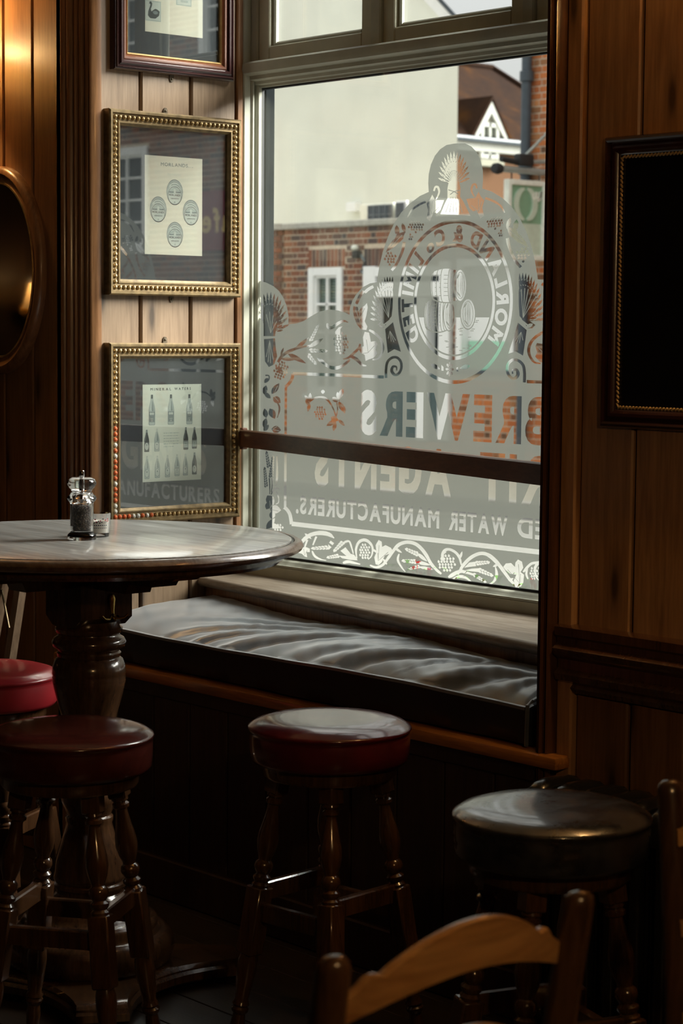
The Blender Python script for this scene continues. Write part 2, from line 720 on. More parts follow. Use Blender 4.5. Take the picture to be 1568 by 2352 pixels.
def glyph_segs(ch, bold):
    key = (ch, bold)
    if key not in _GL:
        cu = bpy.data.curves.new('glyph', 'FONT')
        cu.body = ch
        cu.resolution_u = 4
        cu.offset = bold
        o = bpy.data.objects.new('glyph', cu)
        COL.objects.link(o)
        dg = bpy.context.evaluated_depsgraph_get()
        dg.update()
        me = bpy.data.meshes.new_from_object(o.evaluated_get(dg))
        cnt = {}
        for p in me.polygons:
            for e in p.edge_keys:
                cnt[e] = cnt.get(e, 0) + 1
        S = np.array([[*me.vertices[a].co[:2], *me.vertices[b_].co[:2]] for (a, b_), c in cnt.items() if c == 1]).reshape(-1, 4)
        bpy.data.objects.remove(o)
        bpy.data.curves.remove(cu)
        bpy.data.meshes.remove(me)
        if len(S):
            x0 = min(S[:, 0].min(), S[:, 2].min())
            S[:, [0, 2]] -= x0
            wd = max(S[:, 0].max(), S[:, 2].max())
        else:
            wd = .3
        _GL[key] = (S, wd)
    return _GL[key]


def text_segs(body, bold=.02, gap=.09):
    """[(segments, x0, width)] per letter and the whole width; unit: font size, cap height about .73"""
    x, out = 0.0, []
    for ch in body:
        if ch == ' ':
            x += .3
            continue
        S, wd = glyph_segs(ch, bold)
        out.append((S, x, wd))
        x += wd + gap
    return out, x - gap


CAP = .73


class Art:
    def __init__(s):
        s.sh = []

    def seg(s, S, val):
        S = np.asarray(S, float)
        if len(S):
            s.sh.append((S, val))

    def poly(s, pts, val):
        s.seg(segs_of(pts), val)

    def text(s, body, val, x0, x1, y0, y1, bold=.02, gap=.09, f=None):
        """letters fitted to x0..x1 (x1 < x0 mirrors) with base y0 and cap height to y1; f maps points afterwards"""
        gl, W_ = text_segs(body, bold, gap)
        for S, gx, wd in gl:
            T = S.copy()
            for c in (0, 2):
                T[:, c] = x0 + (T[:, c] + gx) / W_ * (x1 - x0)
                T[:, c + 1] = y0 + T[:, c + 1] / CAP * (y1 - y0)
            if f:
                A = np.array([f(*p) for p in T[:, :2]])
                B_ = np.array([f(*p) for p in T[:, 2:]])
                T = np.hstack([A, B_])
            s.seg(T, val)

    def cut(s):
        vs, es, idx = [], [], {}
        for S, _ in s.sh:
            for x0, y0, x1, y1 in S:
                k = []
                for p in ((x0, y0), (x1, y1)):
                    q = (round(p[0], 6), round(p[1], 6))
                    if q not in idx:
                        idx[q] = len(vs)
                        vs.append(Vector(q))
                    k.append(idx[q])
                if k[0] != k[1]:
                    es.append((k[0], k[1]))
        ov, oe, of, *_ = mgeo.delaunay_2d_cdt(vs, es, [], 0, 1e-7)
        V = np.array([tuple(p) for p in ov])
        T = np.array([f[:3] for f in of if len(f) >= 3])
        c = V[T].mean(1)
        val = np.full(len(T), -1)
        for S, v in s.sh:
            lo = np.minimum(S[:, :2].min(0), S[:, 2:].min(0))
            hi = np.maximum(S[:, :2].max(0), S[:, 2:].max(0))
            k = np.where((c[:, 0] >= lo[0]) & (c[:, 0] <= hi[0]) & (c[:, 1] >= lo[1]) & (c[:, 1] <= hi[1]))[0]
            if not len(k):
                continue
            px, py = c[k, 0][:, None], c[k, 1][:, None]
            y0, y1, x0, x1 = S[:, 1], S[:, 3], S[:, 0], S[:, 2]
            cond = (y0 > py) != (y1 > py)
            with np.errstate(divide='ignore', invalid='ignore'):
                xi = x0 + (py - y0) / (y1 - y0) * (x1 - x0)
            inside = (np.sum(cond & (px < xi), 1) % 2) == 1
            val[k[inside]] = v
        return V, T, val

    def mesh(s, name, mats, to3, skip=()):
        """one flat mesh of the art; value = material slot, skipped or negative values leave holes"""
        V, T, val = s.cut()
        keep = np.array([v >= 0 and v not in skip for v in val])
        T, val = T[keep], val[keep]
        used = np.unique(T)
        mp = -np.ones(len(V), int)
        mp[used] = np.arange(len(used))
        me = bpy.data.meshes.new(name)
        me.from_pydata([to3(*V[i]) for i in used], [], [tuple(mp[t_]) for t_ in T])
        for m in mats:
            me.materials.append(M[m])
        me.polygons.foreach_set('material_index', [int(v) for v in val])
        me.update()
        return me


# =================================================================== ROOM
XL, XR = -4.775, -3.09          # left and right ends of the window recess
YW, YG = 3.30, 3.87             # room face of the walls, glass of the window
CEIL = 2.95

fl = MB().box((-8, -2.6, -.12), (3, YG + .02, -.02))
floor = struct(fl.build('floor', 'dark_core'))
brd = {}
k = 0
x = -5.6
y = -0.4
for j in range(28):                              # floorboards near the furniture
    yy = y + j * .14
    off = (j * .77) % 1.9
    xx = -6.2 - off
    while xx < -0.6:
        a, b_ = max(xx, -6.0), min(xx + 1.9, -0.8)
        if b_ - a > .2:
            MB().box((a + .001, yy + .0015, -.02), (b_ - .001, yy + .1385, 0), .0015).build('floorboard', 'floor_wood', floor, origin=((a + b_) / 2, yy + .07, -.01))
        xx += 1.9
fl2 = MB()
for lo, hi in (((-8, -2.6), (3, -.4)), ((-8, -.4), (-6.0, 3.52)), ((-.8, -.4), (3, 3.52)), ((-8, 3.52), (3, 3.95))):
    fl2.box((*lo, -.02), (*hi, 0))
fl2.build('floor_edge', 'floor_wood', floor)
struct(MB().box((-8, -2.6, CEIL), (3, YG + .1, CEIL + .15)).build('ceiling', 'ceiling_paint'))
struct(MB().box((-8, -2.75, 0), (3, -2.6, CEIL)).build('wall_back', 'dark_panel'))
struct(MB().box((3, -2.75, 0), (3.15, YW + .6, CEIL)).build('wall_east', 'dark_panel'))
struct(MB().box((-8.15, -2.75, 0), (-8, YW + .6, CEIL)).build('wall_west', 'dark_panel'))


def plank(parent, lo, hi, mat, face):
    """one board with eased edges; face = axis it faces, its origin at its middle"""
    c = tuple((a + b) / 2 for a, b in zip(lo, hi))
    return MB().box(lo, hi, .004).build('plank', mat, parent, origin=c)


# wall with the mirror, left of the window recess
wl = sname('wall_left')
MB().box((-8, YW + .012, 0), (XL - .03, YG + .03, CEIL)).build('backing', 'dark_core', wl)
xs = [-4.925 - .15 * i for i in range(13)]
for a, b_ in zip(xs[1:], xs[:-1]):
    plank(wl, (a + .0035, YW, .0), (b_ - .0035, YW + .016, CEIL), 'pine_brown', 'Y')
# the side of the recess that carries the prints
wr = sname('wall_reveal')
MB().box((XL - .2, YW + .004, 0), (XL - .014, YG + .03, CEIL)).build('backing', 'dark_core', wr)
for a, b_ in ((YW + .004, 3.454), (3.454, 3.627), (3.627, 3.79)):
    plank(wr, (XL - .018, a + .004, .0), (XL, b_ - .004, CEIL), 'pine_pale', 'X')
for ys in (3.448, 3.621):                                          # small bead beside each joint
    MB().lathe([(.0045, .60), (.0045, CEIL)], 8, TR(XL - .006, ys - .002, 0)).build('joint_bead', 'pine_pale', wr)
struct(MB().box((XL - .02, 3.79, .75), (XL + .004, 3.812, CEIL), .003).build('trim_1', 'trim_wood'))


def moulding(name, prof, z0, z1, mat, parent=None, axis='Z'):
    return MB().prism(prof, z0, z1).build(name, mat, parent, smooth=40)


# moulded corner post left of the recess
def reeds(x0, x1, yb, spec, n=8):
    """outline of a reeded board seen from above: spec = [(start, end, depth, round)] as fractions"""
    pts = [(x0, yb)]
    for a, b_, d, rd in spec:
        xa, xb = x0 + (x1 - x0) * a, x0 + (x1 - x0) * b_
        if rd:
            for i in range(n + 1):
                t_ = i / n
                pts.append((xa + (xb - xa) * t_, yb - d * .35 - d * .65 * math.sin(PI * t_)))
        else:
            pts += [(xa, yb - d), (xb, yb - d)]
    pts.append((x1, yb))
    return pts


pr = reeds(-4.955, XL + .006, YW + .02, [(0, .10, .02, 0), (.1, .13, .014, 0), (.13, .27, .032, 1), (.27, .31, .014, 0), (.31, .46, .034, 1), (.46, .50, .016, 0),
                                      (.50, .58, .030, 1), (.58, .62, .016, 0), (.62, .72, .030, 1), (.72, .76, .014, 0), (.76, .86, .028, 1), (.86, .89, .014, 0), (.89, 1.0, .032, 1)])
struct(MB().prism(pr, 0, CEIL).build('trim_2', 'trim_wood'))

# wall right of the recess
wrt = sname('wall_right')
MB().box((XR + .02, YW + .012, 0), (3, YG + .03, CEIL)).build('backing', 'dark_core', wrt)
xs = [-2.997 + .15 * i for i in range(22)]
for a, b_ in zip(xs[:-1], xs[1:]):
    plank(wrt, (a + .004, YW, .86), (b_ - .004, YW + .016, CEIL), 'pine_honey', 'Y')
    plank(wrt, (a + .004, YW, .0), (b_ - .004, YW + .016, .74), 'pine_brown', 'Y')
pr = reeds(XR + .012, -3.04, YW + .02, [(0, .16, .055, 1), (.16, .22, .03, 0), (.22, .42, .062, 1), (.42, .48, .034, 0), (.48, .62, .066, 1), (.62, .70, .034, 0), (.7, 1.0, .058, 1)])
struct(MB().prism(pr, 0, CEIL).build('trim_3', 'trim_dark'))
struct(MB().box((-3.04, YW - .012, 0), (-2.997, YW + .02, CEIL), .004).build('trim_4', 'pine_honey'))
struct(MB().box((XR + .010, YW, 0), (XR + .03, YG + .04, CEIL)).build('trim_5', 'trim_dark'))
# chair rail mouldings
rail = [(0, .742), (-.012, .742), (-.016, .752), (-.012, .760), (-.026, .768), (-.030, .782), (-.018, .792), (-.018, .812), (-.032, .822), (-.036, .836), (-.022, .846),
        (-.022, .858), (-.030, .864), (-.030, .882), (-.010, .888), (0, .888)]
path = [((XX, YW + .004, 0), (0, 1, 0), (0, 0, 1)) for XX in (-3.035, 2.9)]
struct(MB().sweep(rail, path).build('trim_6', 'trim_dark', smooth=40))

# =================================================================== WINDOW
win = sname('window_1')
GT, GB = 2.195, .848             # top and bottom of the big pane
xa, xb = XL - .002, XR + .03
# jambs: stepped
for side, x0, sg in (('l', XL, 1), ('r', XR + .002, -1)):
    b = MB()
    b.box((x0 - sg * .03, 3.812, .79), (x0 + sg * .006, 3.838, 2.262), .003)
    b.box((x0 - sg * .03, 3.838, .79), (x0 + sg * .010, 3.850, 2.262), .004)
    b.box((x0 - sg * .03, 3.850, .79), (x0 - sg * .004, 3.858, 2.262))
    b.box((x0 - sg * .03, 3.858, .79), (x0 + sg * .012, 3.876, 2.262), .004)
    b.build('jamb', 'paint_cream', win)
    MB().box((x0 - sg * .02, 3.876, GB - .02), (x0 + sg * .010, 3.884, GT + .02)).build('gasket', 'gasket', win)
    MB().box((x0 - sg * .12, 3.887, .3), (x0 + sg * .010, 3.925, 3.1), .004).build('outer_reveal', 'outer_paint', win)
    # upper jamb
    b = MB()
    b.box((x0 - sg * .03, 3.812, 2.255), (x0 + sg * .004, 3.84, CEIL), .003)
    b.box((x0 - sg * .03, 3.84, 2.255), (x0 + sg * .03, 3.856, CEIL), .004)
    b.build('jamb', 'paint_cream', win)
# bottom rail of the big pane: flat board and rounded bead
MB().box((xa, 3.822, .792), (xb, 3.88, .832), .003).build('bottom_rail', 'paint_olive', win)
path = [((XX, 3.868, .832), (0, 1, 0), (0, 0, 1)) for XX in (xa, xb)]
MB().sweep([(.012, -.004), (-.046, -.004), (-.046, .003), (-.036, .004), (-.030, .011), (-.018, .016), (-.010, .015), (-.004, .017), (.004, .016), (.012, .016)], path).build('sill_bead', 'paint_cream', win, smooth=50)
MB().box((xa, 3.862, GB - .004), (xb, 3.8695, GB + .006)).build('gasket', 'gasket', win)
# transom: moulded
path = [((XX, 3.868, 2.19), (0, 1, 0), (0, 0, 1)) for XX in (xa, xb)]
MB().sweep([(.012, .004), (-.004, .004), (-.006, .010), (-.016, .012), (-.020, .020), (-.034, .024), (-.036, .034), (-.046, .036), (-.058, .040), (-.062, .050),
            (-.060, .066), (-.052, .072), (.012, .074)], path).build('transom', 'paint_cream', win, smooth=40)
MB().box((xa, 3.874, GT - .006), (xb, 3.886, GT + .016)).build('gasket', 'gasket', win)


# two upper casements
def casement(x0, x1):
    z0, z1 = 2.262, 2.84
    w = .046
    b = MB()
    b.box((x0, 3.846, z0), (x0 + w, 3.884, z1), .003)
    b.box((x1 - w, 3.846, z0), (x1, 3.884, z1), .003)
    b.box((x0 + w, 3.847, z0), (x1 - w, 3.883, z0 + .042), .003)
    b.box((x0 + w, 3.847, z1 - .05), (x1 - w, 3.883, z1), .003)
    sash = b.build('casement', 'paint_olive', win)
    b = MB()
    i0, i1, j0, j1 = x0 + w, x1 - w, z0 + .042, z1 - .05
    for lo, hi in (((i0, 3.858, j0), (i0 + .012, 3.874, j1)), ((i1 - .012, 3.858, j0), (i1, 3.874, j1)), ((i0 + .012, 3.859, j0), (i1 - .012, 3.873, j0 + .012)), ((i0 + .012, 3.859, j1 - .012), (i1 - .012, 3.873, j1))):
        b.box(lo, hi, .004)
    b.build('glazing_bead', 'paint_cream', sash)
    MB().box((i0, 3.872, j0), (i1, 3.876, j1)).build('pane', 'window_glass', sash, smooth=0)


XC = -3.962
MUL = [(-4.245, -4.205), (-3.72, -3.68)]
MB().box((-4.262, 3.836, 2.255), (-4.222, 3.884, 2.9), .004).build('mullion', 'paint_cream', win)
MB().box((-3.702, 3.836, 2.255), (-3.662, 3.884, 2.9), .004).build('mullion', 'paint_cream', win)
casement(XL + .03, -4.262)
casement(-4.222, -3.702)
casement(-3.662, XR - .03)
MB().box((xa, 3.82, 2.84), (xb, 3.89, CEIL)).build('head', 'paint_cream', win)
MB().box((xa, YG, GB - .004), (xb, YG + .005, GT + .006)).build('pane', 'window_glass', win, smooth=0)

# window board over the bench
bx = [(XL + .002, 3.66), (XL + .002, 3.826), (XR + .01, 3.826), (XR + .01, 3.49), (-4.62, 3.672), (-4.70, 3.69)]
bx = [(XL + .001, 3.826), (XL + .001, 3.668), (XR + .01, 3.455), (XR + .01, 3.826)]
path = []
nose = []
n = 8
pr = [(0.0, 0), (0.0, .026)]
b = MB()
pts2 = bx
b.prism(pts2, .772, .798)
wb = b.build('window_board', 'sill_wood', win)
nose = MB()
p0, p1 = Vector((XL + .001, 3.668, .785)), Vector((XR + .01, 3.455, .785))
nv = Vector((-(p1 - p0).y, (p1 - p0).x, 0)).normalized() * -1
prf = [(math.cos(a) * .013, math.sin(a) * .0135) for a in np.linspace(-PI / 2, PI / 2, 9)]
nose.sweep(prf, [(p0, nv, (0, 0, 1)), (p1, nv, (0, 0, 1))]).build('nosing', 'sill_wood', wb)
MB().prism([(XL + .001, 3.80), (XL + .001, 3.682), (XR + .01, 3.469), (XR + .01, 3.80)], .60, .772).build('apron', 'trim_wood', win)

# =================================================================== ETCHED GLASS
art = Art()


def G(x, y):
    p = onY(x, y, YG)
    return (p[0], p[2])


def Gs(pts):
    return [G(*p) for p in pts]


def mirror(pts):
    return [(2 * XC - x, z) for x, z in pts]


def E(pts, val=0, both=True):
    """shape traced in the photograph's frame, laid on the glass; both = repeated on the other half of the pane"""
    q = Gs(pts)
    art.poly(q, val)
    if both:
        art.poly(mirror(q), val)


def M2(pts, val=0, both=False):
    art.poly(pts, val)
    if both:
        art.poly(mirror(pts), val)


half = [(597, 645), (612, 649), (628, 657), (641, 668), (651, 683), (659, 703), (663, 725), (663, 745), (681, 743), (698, 737), (714, 727), (733, 716), (755, 711), (777, 713), (795, 719), (803, 723),
        (804, 708), (810, 690), (820, 674), (833, 660), (850, 651), (866, 648)]
left = Gs(half)
dome = [(866, 645), (872, 610), (880, 577), (891, 545), (905, 514), (922, 488), (942, 467), (965, 450), (985, 441), (984, 420), (985, 400), (990, 378), (999, 358), (1011, 343), (1026, 333), (1043, 330)]
left = left + Gs(dome)
x_edge = XL - .004
outl = [(x_edge, GB + .0)] + [(x_edge, left[0][1])] + left
outl = outl + mirror(outl)[::-1]
art.poly(outl, 1)

# medallion, in metres about its centre
ZC = 1.5795


def circ(r, n=72):
    return [(XC + r * math.cos(2 * PI * k / n), ZC + r * math.sin(2 * PI * k / n)) for k in range(n)]


for r, v_ in ((.2135, 0), (.2035, 1), (.151, 0), (.1415, 1)):
    M2(circ(r), v_)
# lettering round the medallion reads from the street, so it is turned round in the room
words = "MORLAND & Co LIMITED"
gl = []
tot = 0.0
for ch in words:
    if ch == ' ':
        tot += .34
        continue
    S, wd = glyph_segs(ch, .045)
    gl.append((S, tot, wd, ch))
    tot += wd + .16
tot -= .16
HC = max(glyph_segs('H', .045)[0][:, 1].max(), .1)
CAP = HC
a0, a1 = math.radians(216), math.radians(-36)
sz = .0415 / HC
for S, gx, wd, ch in gl:
    am = a0 + (a1 - a0) * (gx + wd / 2) / tot
    k_ = .8 if ch == 'o' else 1.0
    T = S.copy()
    for c in (0, 2):
        u = (S[:, c] - wd / 2) * sz * .92
        w_ = .158 + S[:, c + 1] * sz * k_
        # letter stands on the circle: radial up, tangent clockwise as read from the street
        ex, ez = math.sin(am), -math.cos(am)
        xx = math.cos(am) * w_ + ex * u
        zz = math.sin(am) * w_ + ez * u
        T[:, c] = XC - xx
        T[:, c + 1] = ZC + zz
    art.seg(T, 0)
# small flower and leaves below the ring
fx, fz = G(1033, 848)
for k in range(8):
    a = 2 * PI * k / 8
    M2(ell(fx + .0095 * math.cos(a), fz + .0135 * math.sin(a), .0062, .0036, 8, a), 0)
M2(ell(fx, fz, .0042, .0055, 8), 0)
M2(Gs(leaf(989, 836, 1011, 848, 10)), 0)
M2(Gs(leaf(1080, 840, 1056, 846, 10)), 0)
M2(Gs([(1014, 838), (1019, 843), (1019, 852), (1014, 851)]), 0)
M2(Gs([(1048, 845), (1052, 843), (1053, 853), (1049, 853)]), 0)

# barrels inside the ring
gnd = [(XC + .137 * math.cos(a), ZC + .137 * math.sin(a)) for a in np.linspace(math.radians(197), math.radians(343), 30)]
M2(gnd, 0)
rnd = random.Random(3)
for k in range(26):
    a = rnd.uniform(math.radians(205), math.radians(335))
    r = rnd.uniform(.06, .125)
    x_, z_ = XC + r * math.cos(a), ZC + r * math.sin(a) - .01
    M2([(x_, z_), (x_ + .012, z_ + .0006), (x_ + .012, z_ + .0022), (x_, z_ + .0018)], 1)


def barrel(x0, x1, y0, y1, endw, hoops, staves):
    """barrel on its side, its round end to the right"""
    cy, h = (y0 + y1) / 2, (y1 - y0) / 2
    n_ = 10
    top = [(x0 + (x1 - x0 - endw / 2) * i / n_, cy - h * (.80 + .20 * math.sin(PI * i / n_ * .95 + .1))) for i in range(n_ + 1)]
    bot = [(x_, 2 * cy - y_) for x_, y_ in top[::-1]]
    lft = [(x0 - 6 * math.sin(PI * i / 6), cy + h * .8 * math.cos(PI * i / 6)) for i in range(1, 6)]
    out = [(x - 2.2, y) for x, y in top] + [(x - 2.2, y) for x, y in bot] + lft
    grow = [(( x - (x0 + x1) / 2) * 1.06 + (x0 + x1) / 2, (y - cy) * 1.07 + cy) for x, y in top + bot + lft]
    E(grow, 1, False)
    E(top + bot + lft, 0, False)
    for t_ in hoops:
        xx = x0 + (x1 - x0 - endw / 2) * t_
        hh = h * (.80 + .20 * math.sin(PI * t_ * .95 + .1))
        E(stroke([(xx - 5 * math.sin(PI * i / 8), cy + hh * math.cos(PI * i / 8)) for i in range(9)], 1.6), 1, False)
    for i in range(1, staves):
        yy = cy - h * .85 + 1.7 * h * i / staves
        for j in range(len(hoops) - 1):
            xa_ = x0 + (x1 - x0 - endw / 2) * hoops[j] + 2 + (i % 2)
            xb_ = x0 + (x1 - x0 - endw / 2) * hoops[j + 1] - 4 - (i % 3)
            if xb_ > xa_:
                E(stroke([(xa_, yy), (xb_, yy)], 1.2), 1, False)
    barrel_end(x1 - endw / 2, cy, endw / 2, h * .93)


def barrel_end(cx, cy, rx, ry):
    E(ell(cx, cy, rx + 2.2, ry + 2.5, 24), 1, False)
    E(ell(cx, cy, rx, ry, 24), 0, False)
    E(ell(cx, cy, rx - 3.5, ry - 4.5, 24), 1, False)
    E(ell(cx, cy, rx - 4.7, ry - 6, 24), 0, False)
    for dx in (-.35, 0, .3):
        E(stroke([(cx + rx * dx, cy - ry * .62), (cx + rx * dx - .3, cy), (cx + rx * dx, cy + ry * .62)], [.4, 1.6, .4]), 1, False)
    E(leaf(cx - rx * .62, cy - ry * .4, cx - rx * .1, cy - ry * .78, 3), 1, False)
    E(leaf(cx - rx * .55, cy + ry * .4, cx + rx * .1, cy + ry * .78, 3), 1, False)


barrel(982, 1044, 685, 762, 24, (.02, .2, .5, .68, .8), 8)
barrel_end(1075, 721, 16, 34)
barrel(996, 1071, 617, 694, 27, (.02, .18, .34, .62, .74, .9), 7)


def lines(base, tips, w=1.3, v_=1, both=True):
    for tx, ty in tips:
        E(stroke([base, (tx, ty)], [w * .6, w]), v_, both)


def fan(base, rx, ry, a0_, a1_, n_, w_, both, start=.42, cx=None, cy=None, cut=True, rows=1):
    """wheat sheaf: a fan of ears on stalks"""
    cx = base[0] if cx is None else cx
    cy = base[1] if cy is None else cy
    tips = []
    for i in range(n_):
        a = math.radians(a0_ + (a1_ - a0_) * i / (n_ - 1))
        tx, ty = cx + rx * math.sin(a), cy - ry * math.cos(a)
        tips.append((tx, ty))
        sx, sy = base[0] + (tx - base[0]) * start, base[1] + (ty - base[1]) * start
        E(stroke([base, (sx, sy)], [1.2, 2.2]), 0, both)
        E(leaf(sx, sy, tx, ty, w_, 5, .55), 0, both)
        if cut:
            mx, my = (sx + tx) / 2, (sy + ty) / 2
            dx, dy = tx - sx, ty - sy
            L = math.hypot(dx, dy)
            for q, sgn in ((-.22, 1), (.02, -1), (.24, 1)):
                px, py = mx + dx * q, my + dy * q
                E(stroke([(px, py), (px - dx / L * 3 - dy / L * w_ * .32 * sgn, py - dy / L * 3 + dx / L * w_ * .32 * sgn)], [.5, 1.3]), 1, both)
        if rows > 1:
            b2 = math.radians(a0_ + (a1_ - a0_) * (i + .5) / (n_ - 1))
            ux, uy = cx + rx * .68 * math.sin(b2), cy - ry * .68 * math.cos(b2)
            s2x, s2y = base[0] + (ux - base[0]) * .5, base[1] + (uy - base[1]) * .5
            E(leaf(s2x, s2y, ux, uy, w_ * .8, 4, .55), 0, both)


# sheaf on the crown of the dome
fan((1043, 424), 37, 64, -88, 88, 15, 5.6, False, .40, cy=411, rows=2)
E([(1028, 432), (1031, 418), (1043, 410), (1055, 418), (1058, 432), (1057, 452), (1064, 462), (1072, 478), (1081, 496), (1046, 493), (1012, 492), (1021, 470), (1028, 456)], 0, False)
for x0_, x1_ in ((1036, 1024), (1039, 1033), (1046, 1049), (1051, 1062), (1041, 1041)):
    E(stroke([(x0_, 452), (x1_, 488)], [.8, 1.6]), 1, False)
E(stroke([(1030, 436), (1043, 440), (1057, 437)], 1.8), 1, False)
E(stroke([(1043, 440), (1034, 447)], 2), 1, False)
E(stroke([(1043, 440), (1053, 446)], 2), 1, False)
# hook and leaf either side of it
E(stroke(smooth_line([(997, 439), (1000, 430), (1006, 430), (1009, 440), (1006, 450), (1001, 459)]), [4, 4, 4, 4.5, 5, 5, 5.5, 5, 5, 4.5, 4, 4, 3, 3, 2, 1]), 0)
E([(993, 447), (1000, 460), (1020, 460), (1012, 482), (1004, 490), (996, 488), (988, 508), (980, 502), (984, 484), (980, 468), (988, 458)], 0)
lines((992, 492), [(993, 462), (1008, 476), (985, 470)], 1.2)
E(stroke(smooth_line([(978, 463), (960, 472), (945, 484), (936, 500)]), [5, 5, 5, 5, 5, 4, 4, 3, 3, 2]), 0)


def hop(cx, cy, rx, ry, nn, both=True, r=3.6, ang=0.0, sd=1):
    """hop cone: a cluster of separate petals"""
    rr = random.Random(sd)
    rowh = r * 1.75
    m = int(ry * 2 / rowh)
    for j in range(m + 1):
        y_ = -ry + j * rowh + rowh / 2
        if abs(y_) > ry:
            continue
        wid = rx * math.sqrt(max(0, 1 - (y_ / ry) ** 2))
        kk = max(1, int(2 * wid / (r * 1.8)))
        for i in range(kk):
            x_ = (i + .5 - kk / 2) * r * 1.8 + (r * .4 if j % 2 else -r * .4)
            c_, s_ = math.cos(ang), math.sin(ang)
            xx, yy = cx + x_ * c_ - y_ * s_, cy + x_ * s_ + y_ * c_
            E(leaf(xx - r * .3 * rr.uniform(.5, 1.5), yy - r * 1.0, xx + r * .3 * rr.uniform(-.5, 1.5), yy + r * .95, r * 1.45, 4, .6), 0, both)


hop(956, 520, 19, 13, 0, sd=2, r=3.3)
hop(944, 545, 7, 9, 0, sd=3, r=3)
E(leaf(924, 512, 931, 536, 9), 0)
E(leaf(911, 517, 914, 545, 11), 0)
E([(931, 531), (926, 549), (908, 566), (894, 575), (886, 580), (892, 566), (904, 550), (914, 537)], 0)
lines((898, 566), [(912, 536), (924, 540)], 1.2)
hop(897, 593, 15, 15, 0, sd=4, r=3.8)
E(stroke(smooth_line([(929, 556), (925, 575), (917, 595), (909, 610), (900, 621)]), [7, 7, 7, 6, 6, 6, 6, 6, 6, 6, 6, 6, 6]), 0)

# sheaves beside the ring
fan((894, 738), 46, 104, -88, 8, 13, 5.8, True, .50, cx=896, cy=736, rows=2)
E([(868, 690), (880, 672), (897, 668), (903, 680), (902, 706), (900, 726), (890, 738), (884, 752), (874, 752), (868, 745), (880, 736), (874, 715)], 0)
lines((893, 730), [(868, 684), (876, 674), (884, 668), (891, 666), (898, 668)], 1.4)
E(leaf(873, 742, 888, 752, 8), 1)
E(stroke([(880, 748), (900, 732)], 3.2), 1)
E([(885, 756), (903, 740), (909, 765), (921, 808), (906, 802), (891, 811), (888, 785)], 0)
lines((896, 760), [(892, 778), (899, 784), (905, 786), (909, 782)], 1.3)
# scroll joined to the border line
E(stroke(smooth_line([(887, 868), (887, 850), (890, 832), (900, 822), (912, 821), (921, 831), (922, 846), (916, 858), (907, 861), (900, 852), (903, 842), (911, 843), (911, 851)]),
         [6] * 25 + [7, 7, 7, 7, 6, 6, 5, 5, 4, 3, 3, 3]), 0)

# lobe left of the dome: leaves in a ring
E(stroke(smooth_line([(819, 698), (827, 680), (836, 668)]), [6, 7, 7, 7, 7, 7, 6]), 0)
E(stroke(smooth_line([(838, 672), (847, 664), (858, 658)]), [6, 7, 7, 7, 7, 7, 6]), 0)
E([(812, 703), (822, 705), (824, 716), (829, 708), (838, 702), (843, 696), (845, 706), (842, 724), (838, 738), (844, 750), (842, 758), (830, 757), (820, 745), (814, 730), (811, 715)], 0)
lines((826, 735), [(817, 712), (827, 714), (838, 708), (834, 752)], 1.2)
E([(838, 762), (848, 764), (851, 778), (852, 785), (864, 783), (867, 790), (863, 803), (867, 812), (858, 822), (849, 825), (840, 829), (838, 815), (829, 810), (823, 800), (836, 795), (834, 775)], 0)
lines((846, 810), [(842, 780), (860, 794), (834, 812)], 1.2)
E(stroke(smooth_line([(848, 758), (862, 766), (875, 780), (880, 797), (877, 812), (868, 824), (856, 826)]), [4, 5, 6, 6, 6, 6, 6, 6, 6, 6, 6, 6, 5, 5, 5, 4, 4, 3, 3]), 0)
E(stroke(smooth_line([(828, 790), (824, 800), (812, 812), (800, 822), (788, 825)]), [5, 5, 5, 5, 6, 6, 6, 6, 5, 5, 4, 3, 2]), 0)
E(stroke(smooth_line([(806, 818), (820, 826), (832, 838), (842, 840)]), [6, 7, 8, 8, 7, 6, 5, 4, 3, 2]), 0)
# lobe with the hop
E(stroke(smooth_line([(758, 747), (752, 744), (754, 752), (764, 752), (778, 742), (790, 737), (800, 741)]), [2, 3, 4, 4, 4, 5, 6, 7, 7, 7, 7, 7, 7, 6, 6, 5, 4, 3, 2]), 0)
E([(770, 762), (778, 752), (788, 748), (782, 756), (782, 770), (770, 768)], 0)
hop(784, 788, 19, 26, 0, sd=5, r=3.7)
E(leaf(728, 822, 752, 838, 8), 0)
E(stroke(smooth_line([(742, 832), (757, 843), (774, 845), (790, 838), (804, 826)]), [5, 6, 7, 7, 8, 8, 8, 7, 7, 6, 6, 5, 4]), 0)
# spray of leaves and wheat left of it


def wheat(x0, y0, x1, y1, n_=5, w_=5.0, both=True, bare=0.0):
    """ear of wheat: grains in two rows"""
    dx, dy = x1 - x0, y1 - y0
    L = math.hypot(dx, dy)
    ux, uy = dx / L, dy / L
    g = L / (n_ + .8)
    for i in range(n_):
        for sg in (-1, 1):
            k_ = 1 - .45 * i / n_
            ax, ay = x0 + ux * (i * g + (g * .35 if sg > 0 else 0)), y0 + uy * (i * g + (g * .35 if sg > 0 else 0))
            bx_, by_ = ax + ux * g * 1.15 - uy * w_ * .62 * sg * k_, ay + uy * g * 1.15 + ux * w_ * .62 * sg * k_
            E(leaf(ax - uy * .9 * sg, ay + ux * .9 * sg, bx_, by_, w_ * .72 * k_, 4), 0, both)
    E(leaf(x1 - ux * g * 1.1, y1 - uy * g * 1.1, x1, y1, w_ * .6, 4), 0, both)


